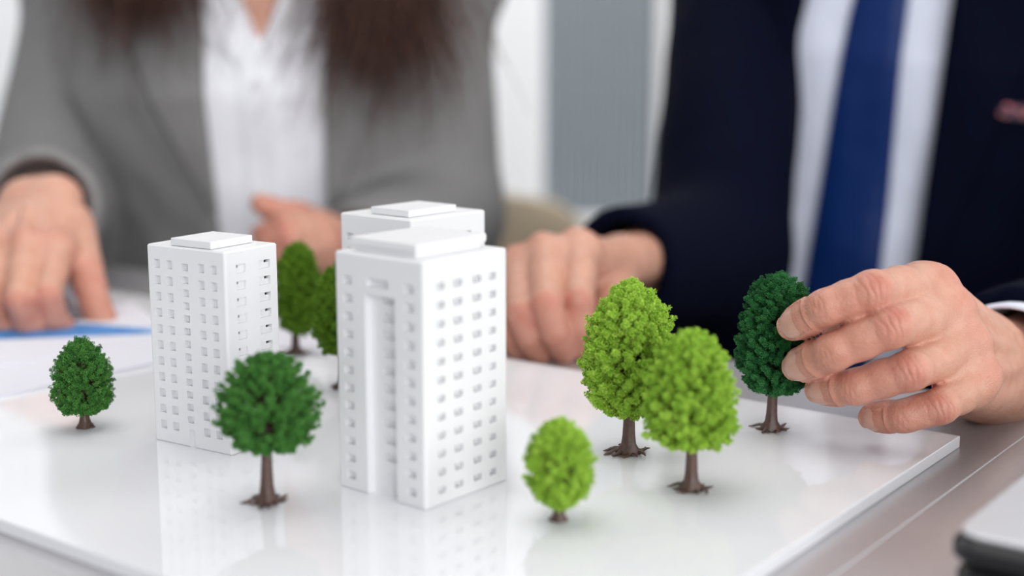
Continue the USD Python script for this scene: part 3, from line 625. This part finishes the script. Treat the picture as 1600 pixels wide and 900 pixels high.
woman_right = dict(wrist=(-0.2922, 0.8450, 0.8145), elbow=(-0.3773, 1.1000, 0.7686), dorsal=(0, -1, 0.6), fore=0.10, scale=0.93, wrist_w=0.014,
    index=[(-0.2653, 0.7900, 0.7923), (-0.2583, 0.7520, 0.7713), (-0.2570, 0.7550, 0.7568), (-0.2529, 0.7620, 0.7484)],
    middle=[(-0.2805, 0.7850, 0.7945), (-0.2723, 0.7450, 0.7704), (-0.2707, 0.7500, 0.7560), (-0.2650, 0.7550, 0.7495)],
    ring=[(-0.2965, 0.7880, 0.7926), (-0.2900, 0.7520, 0.7676), (-0.2877, 0.7550, 0.7539), (-0.2808, 0.7570, 0.7487)],
    pinky=[(-0.3138, 0.7970, 0.7859), (-0.3082, 0.7650, 0.7630), (-0.3038, 0.7630, 0.7522), (-0.2965, 0.7620, 0.7480)],
    thumb=[(-0.2707, 0.8320, 0.8003), (-0.2527, 0.8000, 0.7778), (-0.2434, 0.7860, 0.7604), (-0.2350, 0.7780, 0.7476)])
woman_left = dict(wrist=(-0.1172, 0.9850, 0.7567), elbow=(-0.0526, 1.1200, 0.7739), dorsal=(0.3, -1, 0.5), fore=0.09, scale=0.93, wrist_w=0.014,
    index=[(-0.1376, 0.9500, 0.7856), (-0.1544, 0.9250, 0.7880), (-0.1663, 0.9300, 0.7834), (-0.1745, 0.9360, 0.7803)],
    middle=[(-0.1326, 0.9450, 0.7782), (-0.1513, 0.9180, 0.7802), (-0.1634, 0.9220, 0.7761), (-0.1719, 0.9300, 0.7737)],
    ring=[(-0.1292, 0.9450, 0.7692), (-0.1490, 0.9180, 0.7719), (-0.1610, 0.9220, 0.7687), (-0.1686, 0.9300, 0.7666)],
    pinky=[(-0.1283, 0.9500, 0.7607), (-0.1468, 0.9250, 0.7629), (-0.1568, 0.9270, 0.7608), (-0.1631, 0.9330, 0.7594)],
    thumb=[(-0.1285, 0.9750, 0.7740), (-0.1509, 0.9620, 0.7895), (-0.1658, 0.9550, 0.7940), (-0.1755, 0.9500, 0.8000)])

# ------------------------------------------------------------------ people
def xf(o, yaw, roll):
    c, s_ = math.cos(yaw), math.sin(yaw); R1 = np.array([[c, -s_, 0], [s_, c, 0], [0, 0, 1]])
    c, s_ = math.cos(roll), math.sin(roll); R2 = np.array([[c, 0, s_], [0, 1, 0], [-s_, 0, c]])
    R = R1 @ R2; o = np.array(o, float)
    pv = np.array([0, 0, 0.85]); o = o + pv                 # the torso leans about the waist
    return (lambda p: (p - o) @ R + pv), (lambda p: (np.asarray(p, float) - pv) @ R.T + o), R
def person(kind, label, o, yaw, roll, T, arms, hands_spec, tone):
    toL, toW, R = xf(o, yaw, roll)
    t = thing('person', label, 'person', (o[0], o[1], 0))
    base = np.array([o[0], o[1], 0.0])
    def put(m): m = m.copy(); m.apply_translation(-base); return m
    zs, hw, hd, yc = (np.array(T[k]) for k in ('z', 'w', 'd', 'c'))
    def torso(p, off, sx=1.0):
        q = toL(p); z = q[..., 2]
        a = np.interp(z, zs, hw) + off; b = np.interp(z, zs, hd) + off; c = np.interp(z, zs, yc)
        e = np.sqrt((np.abs(q[..., 0]) / a) ** 2.4 + (np.abs(q[..., 1] - c) / b) ** 2.4 + 1e-12) ** (2 / 2.4)
        d = (e - 1) * np.minimum(a, b) * 0.8
        return np.maximum(d, np.maximum(z - zs[-1] - off, zs[0] - off - z))
    sh = [np.array(T['shoulder']) * [sx, 1, 1] for sx in (-1, 1)]
    shw = [toW(s_) for s_ in sh]; nk0, nk1 = toW(T['neck'][0]), toW(T['neck'][1])
    hc = toW(T['head']); sc = T['head_r'] / 0.1
    Hl = lambda p: (p - hc) @ R / sc                       # head frame: x right, y back, z up, 0.1 = half width scale
    def head(p):
        q = Hl(p)
        d = ellip(q, (0, 0.012, 0.03), (0.076, 0.096, 0.088))
        d = smin(d, ellip(q, (0, -0.018, -0.045), (0.058, 0.066, 0.072)), 0.03)
        d = smin(d, bone(q, (0, -0.062, -0.098), (0, -0.055, -0.09), 0.022, 0.024), 0.02)
        d = smin(d, bone(q, (0, -0.082, 0.005), (0, -0.101, -0.036), 0.008, 0.0125), 0.010)
        d = smin(d, bone(q, (-0.03, -0.078, 0.022), (0.03, -0.078, 0.022), 0.011, 0.011), 0.012)
        for sx in (-1, 1):
            d = smin(d, bone(q, (sx * 0.042, -0.055, -0.02), (sx * 0.03, -0.062, -0.05), 0.022, 0.018), 0.02)
            d = np.maximum(d, -ellip(q, (sx * 0.031, -0.080, 0.0), (0.0150, 0.018, 0.0062)))
            d = smin(d, ellip(q, (sx * 0.079, 0.015, -0.01), (0.011, 0.020, 0.033)), 0.006)
        d = smin(d, bone(q, (-0.018, -0.083, -0.060), (0.018, -0.083, -0.060), 0.0055, 0.0055), 0.006)
        d = smin(d, bone(q, (-0.015, -0.082, -0.072), (0.015, -0.082, -0.072), 0.0065, 0.0065), 0.006)
        return d
    # ---- the body: hands at full detail, the rest coarser, one mesh
    def body(p):
        d = torso(p, -0.004)
        d = smin(d, bone(p, nk0, nk1, T['neck_r'] * 1.12, T['neck_r']), 0.03)
        for s_ in shw: d = smin(d, bone(p, nk0 - (nk0 - nk1) * 0.0, s_, 0.055, 0.05), 0.04)
        for (s_, e, w_, cr) in arms: d = smin(smin(d, bone(p, s_, e, 0.046, 0.038), 0.02), bone(p, e, e + (np.array(w_) - e) * 0.70, 0.034, 0.024), 0.01)
        return d
    def head_neck(p): return smin(head(p) * sc, bone(p, nk0 + (nk1 - nk0) * 0.3, nk1, T['neck_r'] * 1.04, T['neck_r']), 0.025)
    arms = [(shw[i], np.array(a[0], float), np.array(a[0], float) + (np.array(a[1], float) - np.array(a[0], float)) * a[2] / T['cuff'], T['cuff_r'][i]) for i, a in enumerate(arms)]
    ap = np.vstack([np.vstack(a) for a in [q_[:3] for q_ in arms]] + [toW((sx, y, z))[None] for sx in (-0.26, 0.26) for y in (-0.2, 0.2) for z in (T['z'][0], T['head'][2] + 0.16)])
    lo, hi = ap.min(0) - 0.08, ap.max(0) + 0.08
    bm_ = mesh_of(body, lo, hi, 0.0058, 3)
    hd_ = mesh_of(head_neck, hc - 0.20 * sc, hc + 0.16 * sc, 0.0030, 2); bm_ = trimesh.util.concatenate([bm_, hd_])
    parts, cols = [bm_], []
    bv = np.asarray(bm_.vertices); q = Hl(bv); lips = np.exp(-((q[:, 0] / 0.022) ** 2 + ((q[:, 2] + 0.066) / 0.009) ** 2)) * (q[:, 1] < -0.075)
    cols.append(np.clip((SK * (1 - lips[:, None]) + RED * lips[:, None]) * tone * (0.94 + 0.12 * meshkit.fbm(bv * 40, 2, 3)[:, None]), 0, 1))
    allnails = []
    for hs, h_, fine in hands_spec:
        hm, hcol, nails = hand(hs, h_, fine, tone); parts.append(hm); cols.append(hcol); allnails += nails
    bd = put(trimesh.util.concatenate(parts))
    obj('body', bd, M_skin, t, smooth=True, color=np.vstack(cols))
    for nm, nc in allnails: obj('fingernail', put(nm), M_nail, t, smooth=True, color=nc)
    for sx in (-1, 1):
        ec = hc + R @ (np.array([sx * 0.031, -0.0650, 0.0]) * sc)
        e = trimesh.creation.icosphere(3, 0.0118 * sc); e.apply_translation(ec); ep = obj('eye', put(e), M_eye, t, smooth=True)
        i_ = trimesh.creation.icosphere(2, 0.0060 * sc); i_.apply_scale([1, 0.4, 1]); i_.apply_translation(ec + R @ (np.array([0, -0.0100, -0.001]) * sc)); obj('iris', put(i_), M_iris, t, smooth=True)
        bp = [hc + R @ (np.array([sx * a_, b_, c_]) * sc) for a_, b_, c_ in ((0.013, -0.0935, 0.022), (0.024, -0.0925, 0.027), (0.036, -0.086, 0.028), (0.048, -0.073, 0.022))]
        obj('eyebrow', put(tube(bp, [0.003, 0.0036, 0.003, 0.001], 8, 0.6)), M_hair if kind == 'woman' else M_hair_dark, t, smooth=60)
    # ---- trousers
    hip = [toW((sx * 0.085, 0.0, T['z'][0] + 0.05)) for sx in (-1, 1)]; fwd = R @ np.array([0, -1.0, 0]); fwd[2] = 0; fwd = unit(fwd)
    def legs(p):
        d = torso(p, 0.004); d = np.maximum(d, toL(p)[..., 2] - (T['z'][0] + 0.13))
        for i, hp in enumerate(hip):
            kn = hp + fwd * 0.40; kn[2] = 0.52; an = kn + fwd * 0.02; an[2] = 0.09
            hp_ = hp.copy(); hp_[2] = 0.545
            d = smin(d, bone(p, hp_, kn, 0.080, 0.062), 0.03); d = smin(d, bone(p, kn, an, 0.062, 0.05), 0.02)
        return d
    lp = np.vstack([hip, [h_ + fwd * 0.45 for h_ in hip]]); l2, h2 = lp.min(0) - 0.16, lp.max(0) + 0.16; l2[2] = 0.03; h2[2] = 0.72
    obj('trousers', put(mesh_of(legs, l2, h2, 0.011, 3)), M_suit if kind == 'man' else M_blazer, t, smooth=True)
    for hp in hip:
        an = hp + fwd * 0.42; an[2] = 0.0; side = np.cross(fwd, [0, 0, 1.0])
        s0 = m3.Manifold.batch_hull([m3.Manifold.sphere(r_, 16).scale((1, 1, 0.8)).translate(tuple(an + fwd * a_ + np.array([0, 0, r_ * 0.8]))) for a_, r_ in ((-0.06, 0.036), (0.02, 0.045), (0.12, 0.042), (0.17, 0.030))])
        obj('shoe', put(man_mesh(s0)), M_black, t, smooth=50)
    # ---- shirt
    def folds(p, amp, seed): 
        return amp * (meshkit.fbm(toL(p) * np.array([16, 16, 7]), 3, seed) - 0.5)
    def folded(d, p, amp, seed):                           # only near the surface
        n = np.abs(d) < 0.03; d = d.copy(); d[n] += folds(p[n], amp, seed); return d
    op = T['open']                                         # (x centre at z) of the jacket opening in the local frame
    def shirt(p):
        q = toL(p); d = torso(p, 0.011)
        for s_ in shw: d = smin(d, bone(p, nk0, s_, 0.060, 0.055), 0.04)
        d = smin(d, bone(p, nk0 + (nk0 - nk1) * 0.1, nk0 + (nk1 - nk0) * (0.42 if kind == 'man' else 0.2), T['neck_r'] * 1.30, T['neck_r'] * 1.14), 0.03)
        d = folded(d, p, 0.007, 4)
        if kind == 'woman':
            zz = q[..., 2] - T['vneck'][1]; v_ = np.abs(q[..., 0] - T['vneck'][0]) - 0.42 * zz
            d = np.maximum(d, -np.maximum(np.maximum(v_ * 0.9, -zz), q[..., 1] + 0.02))
        return d
    c8 = np.array([toW((x, y, z)) for x in (-0.24, 0.24) for y in (-0.17, 0.17) for z in (T['z'][0] - 0.03, T['z'][-1] + 0.12)]); l3, h3 = c8.min(0), c8.max(0)
    obj('shirt', put(mesh_of(shirt, l3, h3, 0.005, 3)), M_blouse if kind == 'woman' else M_shirt, t, smooth=True, label='white blouse' if kind == 'woman' else 'pale blue shirt')
    # ---- jacket
    def closed(p, off=0.023, with_sleeves=True):
        d = torso(p, off)
        for s_ in shw: d = smin(d, bone(p, nk0 - np.array([0, 0, 0.012]), s_, 0.060 + off * 0.5, 0.062 + off * 0.3), 0.05)
        return smin(d, sleeves(p), 0.014) if with_sleeves else d
    def sleeves(p):
        arm = np.full(p.shape[:-1], 1.0)
        for (s_, e, w_, cr) in arms:
            cu = e + (w_ - e) * T['cuff']
            fa = np.maximum(bone(p, e, cu + unit(w_ - e) * 0.02, T['elbow_r'] * 0.98, cr), (p - cu) @ unit(w_ - e))
            arm = np.minimum(arm, smin(bone(p, s_, e, T['arm_r'], T['elbow_r']), fa, 0.016))
        return arm
    def jacket(p):
        q = toL(p); x, z = q[..., 0], q[..., 2]
        d = folded(closed(p, with_sleeves=False), p, T['fold'], 9)
        xo = np.interp(z, op[:, 0], op[:, 1]); wo = np.interp(z, op[:, 0], op[:, 2])
        cut = np.maximum(np.abs(x - xo) - wo, q[..., 1] + 0.03)
        d = np.maximum(d, -cut)
        d = np.maximum(d, -(torso(p, 0.008)))
        d = np.maximum(d, -bone(p, nk0, nk1, T['neck_r'] * 1.36, T['neck_r'] * 1.36))
        d = smin(d, folded(sleeves(p), p, T['fold'] * 0.5, 9), 0.014)
        for (s_, e, w_, cr) in arms:                           # open the sleeve ends
            cu = e + (w_ - e) * T['cuff']
            dr = unit(cu - e); d = np.maximum(d, -bone(p, cu - dr * 0.03, cu + dr * 0.08, cr - 0.008, cr - 0.008))
        return d
    obj('jacket', put(mesh_of(jacket, lo, hi, 0.0055, 2)), M_blazer if kind == 'woman' else M_suit, t, smooth=True, label='grey blazer' if kind == 'woman' else 'navy suit jacket')
    for (s_, e, w_, cr) in arms[1:]:                           # the shirt cuff at the left wrist
        if kind != 'man': continue
        dr = unit(w_ - e); cu = e + (w_ - e) * T['cuff']; rr_ = cr - 0.0065
        pts = [cu - dr * 0.04, cu - dr * 0.01, cu + dr * 0.013, cu + dr * 0.015]
        o_ = tube(pts, [rr_ * 0.98, rr_, rr_, rr_ - 0.0006], 40, caps=False); i_ = tube(pts, [rr_ * 0.98 - 0.003, rr_ - 0.0025, rr_ - 0.0025, rr_ - 0.0018], 40, caps=False)
        nn = len(o_.vertices); V = np.vstack([o_.vertices, i_.vertices]); F = np.vstack([o_.faces, i_.faces[:, ::-1] + nn]); e0 = nn - 40
        F = np.vstack([F, [[e0 + j, e0 + (j + 1) % 40, e0 + nn + (j + 1) % 40] for j in range(40)], [[e0 + j, e0 + nn + (j + 1) % 40, e0 + nn + j] for j in range(40)]])
        obj('shirt_cuff', put(trimesh.Trimesh(V, F, process=False)), M_shirt, t, smooth=50)
    # ---- things laid on the cloth: lapels, tie, buttons
    def front(f, x, z, y0=-0.30):
        y = np.full(x.shape, y0)
        for _ in range(60): y = y + 0.75 * f(toW(np.stack([x, y, z], -1)))
        return y
    def strip(f, zlist, xl, xr, th, n=14, m_=60, pillow=False):
        z = np.linspace(zlist[0], zlist[-1], m_); u = np.linspace(0, 1, n)
        X = np.interp(z, zlist[::1] if zlist[0] < zlist[-1] else zlist[::-1], xl if zlist[0] < zlist[-1] else xl[::-1])[:, None] * (1 - u) + np.interp(z, zlist if zlist[0] < zlist[-1] else zlist[::-1], xr if zlist[0] < zlist[-1] else xr[::-1])[:, None] * u
        Z = np.repeat(z[:, None], n, 1); Y = front(f, X, Z)
        pr = np.ones((m_, n)) if not pillow else np.sqrt(np.clip(1 - (2 * u - 1) ** 4, 0, 1))[None] * np.ones((m_, 1))
        pr[:, 0] = pr[:, -1] = 0.6
        top = np.stack([X, Y - th * pr, Z], -1).reshape(-1, 3); bot = np.stack([X, Y + 0.004, Z], -1).reshape(-1, 3)
        N = m_ * n; F = []
        for i in range(m_ - 1):
            for j in range(n - 1):
                a = i * n + j; F += [[a, a + 1, a + n + 1], [a, a + n + 1, a + n], [N + a, N + a + n + 1, N + a + 1], [N + a, N + a + n, N + a + n + 1]]
        ring = list(range(n)) + [i * n + n - 1 for i in range(1, m_)] + [(m_ - 1) * n + j for j in range(n - 2, -1, -1)] + [i * n for i in range(m_ - 2, 0, -1)]
        for a, b in zip(ring, ring[1:] + ring[:1]): F += [[a, b + N, b], [a, a + N, b + N]]
        mm_ = trimesh.Trimesh(toW(np.vstack([top, bot])), F, process=False); trimesh.repair.fix_normals(mm_); return mm_
    JM = M_blazer if kind == 'woman' else M_suit
    jf = lambda p: folded(closed(p, with_sleeves=False), p, T['fold'], 9)
    for sx in (-1, 1):
        zl = T['lapel'][:, 0]; xi = np.interp(zl, op[:, 0], op[:, 1]) + sx * (np.interp(zl, op[:, 0], op[:, 2]) - 0.001); xo_ = xi + sx * T['lapel'][:, 1]
        obj('lapel', put(strip(jf, zl, xi, xo_, 0.005)), JM, t, smooth=40)
    if kind == 'man':
        zt_ = T['tie'][:, 0]
        obj('tie', put(strip(shirt, zt_, T['tie'][:, 1] - T['tie'][:, 2], T['tie'][:, 1] + T['tie'][:, 2], 0.007, pillow=True)), M_tie, t, smooth=50, label='blue tie')
        zk = T['tie'][-1, 0]
        kn_ = strip(shirt, [zk - 0.005, zk + 0.02, zk + 0.04], np.array([-0.012, -0.022, -0.024]) + T['tie'][-1, 1], np.array([0.012, 0.022, 0.024]) + T['tie'][-1, 1], 0.016, pillow=True)
        obj('tie_knot', put(kn_), M_tie, t, smooth=50)
        for sx in (-1, 1):
            zc = [zk - 0.02, zk + 0.01, zk + 0.045]
            obj('collar', put(strip(shirt, zc, np.array([sx * 0.055, sx * 0.022, sx * 0.012]) + T['tie'][-1, 1], np.array([sx * 0.056, sx * 0.065, sx * 0.055]) + T['tie'][-1, 1], 0.004)), M_shirt, t, smooth=40)
        px_, pz_ = T['pocket']
        obj('pocket_square', put(strip(jf, [pz_, pz_ + 0.006, pz_ + 0.010], np.array([-0.04, -0.04, -0.034]) + px_, np.array([0.03, 0.03, 0.024]) + px_, 0.005, pillow=True)), M_square, t, smooth=40, label='dark pocket square with pink spots')
    else:
        vx, vz = T['vneck']
        for sx in (-1, 1):
            zc = np.array([vz - 0.012, vz + 0.004, vz + 0.035, vz + 0.075, vz + 0.11])
            obj('collar', put(strip(shirt, zc, vx + sx * np.array([0.012, 0.004, 0.016, 0.033, 0.046]), vx + sx * np.array([0.016, 0.040, 0.056, 0.066, 0.062]), 0.004)), M_blouse, t, smooth=40)
        zc = np.linspace(T['z'][0] + 0.06, vz, 6)
        obj('button_placket', put(strip(shirt, zc, np.full(6, vx - 0.014), np.full(6, vx + 0.014), 0.0018)), M_blouse, t, smooth=40)
        for k in range(4):
            bz = np.array([vz - 0.03 - 0.085 * k]); by = front(shirt, np.array([vx + 0.0]), bz)
            bt = man_mesh(m3.Manifold.cylinder(0.0022, 0.0052, 0.0048, 20).rotate((90, 0, 0))); bt.vertices = toW(bt.vertices + np.array([vx, by[0] - 0.0015, bz[0]])); obj('button', put(bt), M_button, t)
    return t, dict(toW=toW, R=R, hc=hc, sc=sc, put=put, closed=closed, front=front, head=head)

TW = dict(z=[0.45, 0.55, 0.66, 0.76, 0.87, 0.95, 1.02], w=[0.165, 0.175, 0.140, 0.135, 0.150, 0.150, 0.125], d=[0.115, 0.125, 0.100, 0.100, 0.118, 0.105, 0.075], c=[0, 0, 0, 0, -0.012, -0.008, 0.01],
    shoulder=(0.134, 0.01, 0.982), neck=((0, 0.015, 1.02), (0, -0.005, 1.12)), neck_r=0.052, head=(0, -0.03, 1.225), head_r=0.098,
    open=np.array([[0.45, 0.022, 0.046], [0.70, 0.022, 0.042], [0.93, 0.022, 0.047], [1.0, 0.018, 0.05], [1.08, 0.01, 0.05]]), lapel=np.array([[0.78, 0.004], [0.86, 0.038], [0.93, 0.066], [0.965, 0.075], [0.99, 0.05]]),
    vneck=(0.016, 0.908), cuff=0.88, cuff_r=(0.037, 0.037), elbow_r=0.050, arm_r=0.056, fold=0.020)
w_, W = person('woman', 'person in grey blazer and white blouse with long brown hair, holding a pen', (-0.209, 1.19, 0), 0.0, 0.0, TW,
    [((-0.3773, 1.1000, 0.7686), woman_right['wrist'], 0.86), ((-0.0589, 1.1400, 0.7688), woman_left['wrist'], 0.95)], [(woman_right, 0.0018, False), (woman_left, 0.0020, False)], 1.0)
TM = dict(z=[0.45, 0.55, 0.66, 0.78, 0.90, 0.99, 1.06], w=[0.165, 0.170, 0.155, 0.160, 0.172, 0.168, 0.135], d=[0.12, 0.125, 0.122, 0.120, 0.125, 0.112, 0.080], c=[0, 0, 0, 0, 0, 0, 0.01],
    shoulder=(0.165, 0.01, 1.018), neck=((0, 0.015, 1.06), (0, -0.01, 1.17)), neck_r=0.060, head=(0, -0.03, 1.29), head_r=0.106,
    open=np.array([[0.45, 0.02, 0.060], [0.75, -0.004, 0.066], [0.93, -0.001, 0.058], [1.02, 0.0, 0.052], [1.08, 0, 0.05]]), lapel=np.array([[0.74, 0.012], [0.80, 0.030], [0.90, 0.056], [0.985, 0.080], [1.01, 0.05]]),
    tie=np.array([[0.62, 0.010, 0.026], [0.66, 0.008, 0.031], [0.80, 0.004, 0.027], [0.93, 0.0, 0.0215], [1.0, 0.0, 0.016]]), pocket=(0.115, 0.868), cuff=0.855, cuff_r=(0.035, 0.039), elbow_r=0.054, arm_r=0.060, fold=0.015)
m_, Mn = person('man', 'person in navy suit and blue tie, fingers touching the dark green model tree', (0.335, 1.20, 0), -0.48, 0.12, TM,
    [((0.1556, 1.0300, 0.7506), man_right['wrist'], 0.86), ((0.4648, 0.9300, 0.7213), man_left['wrist'], 1.0)], [(man_left, 0.0011, True), (man_right, 0.0016, False)], 1.0)

# hair of the woman: wavy locks over both shoulders plus loose strands; short hair for the man
def lock(p0, p1, p2, r0, wave, seed, n=26):
    r = np.random.default_rng(seed); s = np.linspace(0, 1, n)[:, None]; p0, p1, p2 = map(np.asarray, (p0, p1, p2))
    c = (1 - s) ** 2 * p0 + 2 * s * (1 - s) * p1 + s * s * p2
    ph = r.uniform(0, 6.28, 2); c = c + wave * s * np.concatenate([np.sin(s * 9 + ph[0]), 0.7 * np.cos(s * 8 + ph[1]), 0 * s], 1)
    return c, r0 * np.sin(np.clip(s[:, 0] * 0.9 + 0.12, 0, 1) * np.pi) ** 0.55 * (1 - 0.6 * s[:, 0] ** 3) + 0.0004
lk, strands = [], []
r = np.random.default_rng(5)
for sx in (-1, 1):
    for i in range(42):
        a = r.uniform(0.1, 1.0); top = W['toW']((sx * (0.055 + 0.035 * a), -0.035 + 0.10 * (1 - a) - 0.02, 1.30 - 0.05 * a))
        xe = sx * r.uniform(0.020, 0.105) if sx < 0 else r.uniform(0.065, 0.170)
        ze = (r.uniform(0.915, 0.965) if sx < 0 else r.uniform(0.862, 0.935))
        midp = W['toW']((sx * r.uniform(0.085 if sx < 0 else 0.10, 0.115), r.uniform(-0.10, -0.02), 1.10))
        fy = -0.155 - r.uniform(0, 0.03)
        c, rad = lock(top, midp, W['toW']((xe, fy, ze)), r.uniform(0.006, 0.011), 0.010, 100 + i + 50 * (sx > 0))
        lk.append(tube(c, rad, 8, 0.6))
        for k in range(26):
            off = r.normal(size=3) * 0.006; dr = r.normal(size=3) * np.array([0.02, 0.01, 0.02])
            s = np.linspace(0, 1, len(c))[:, None]; strands.append(c + off + dr * s ** 2)
    for i in range(10):
        top = W['toW']((sx * 0.06, -0.07, 1.25)); e = W['toW']((sx * r.uniform(-0.02, 0.07), -0.16, r.uniform(0.86, 0.93))); midp = W['toW']((sx * 0.08, -0.13, 1.06))
        c, rad = lock(top, midp, e, 0.0015, 0.012, 300 + i + 40 * (sx > 0)); strands.append(c)
def cap(p):
    q = (p - W['hc']) @ W['R'] / W['sc']
    d = ellip(q, (0, 0.02, 0.035), (0.090, 0.104, 0.094)); d = smin(d, bone(q, (0, 0.06, -0.02), (0, 0.07, -0.16), 0.07, 0.06), 0.04)
    return np.maximum(d, -ellip(q, (0, -0.10, -0.04), (0.066, 0.085, 0.115)))
cm = mesh_of(cap, W['hc'] - 0.22, W['hc'] + 0.20, 0.005, 2)
obj('hair', W['put'](trimesh.util.concatenate([cm] + lk)), M_hair, w_, smooth=True, label='long wavy brown hair')
bc = UsdGeom.BasisCurves.Define(stage, str(w_.GetPath()) + '/loose_hair'); S = np.array(strands) - np.array([-0.209, 1.19, 0.0])
bc.CreatePointsAttr(Vt.Vec3fArray.FromNumpy(S.reshape(-1, 3).astype(np.float32))); bc.CreateCurveVertexCountsAttr(Vt.IntArray.FromNumpy(np.full(len(S), S.shape[1], np.int32)))
bc.CreateTypeAttr('linear'); bc.CreateWidthsAttr(Vt.FloatArray([0.00035])); bc.SetWidthsInterpolation('constant')
UsdShade.MaterialBindingAPI.Apply(bc.GetPrim()).Bind(M_hair); data(bc.GetPrim(), kind='stuff')
def cap2(p):
    q = (p - Mn['hc']) @ Mn['R'] / Mn['sc']
    d = ellip(q, (0, 0.018, 0.038), (0.082, 0.102, 0.092)) + 0.003 * (meshkit.fbm(q * 90, 2, 1) - 0.5)
    d = np.maximum(d, -ellip(q, (0, -0.105, -0.03), (0.075, 0.09, 0.105)))
    return np.maximum(d, -(q[..., 2] + 0.05))
obj('hair', Mn['put'](mesh_of(cap2, Mn['hc'] - 0.16, Mn['hc'] + 0.17, 0.0045, 2)), M_hair_dark, m_, smooth=True, label='short dark hair')

# pen in the woman's hand
pn = thing('pen', 'pale blue pen with black grip held by the woman in grey', 'pen', (0, 0, 0))
p0, p1 = np.array((-0.2475, 0.7690, 0.7469)), np.array((-0.2892, 0.8600, 0.7605)); d = unit(p1 - p0); Lp = 0.14
obj('barrel', tube([p0 + d * 0.014, p0 + d * 0.03, p0 + d * 0.12, p0 + d * Lp], [0.0042, 0.0046, 0.0046, 0.004], 16), M_pen, pn)
obj('grip', tube([p0 + d * 0.005, p0 + d * 0.009, p0 + d * 0.0145], [0.0024, 0.004, 0.0044], 16), M_black, pn, label='black grip')
obj('nib', tube([p0 - d * 0.002, p0 + d * 0.002, p0 + d * 0.006], [0.0005, 0.0012, 0.0025], 12), M_chrome, pn)
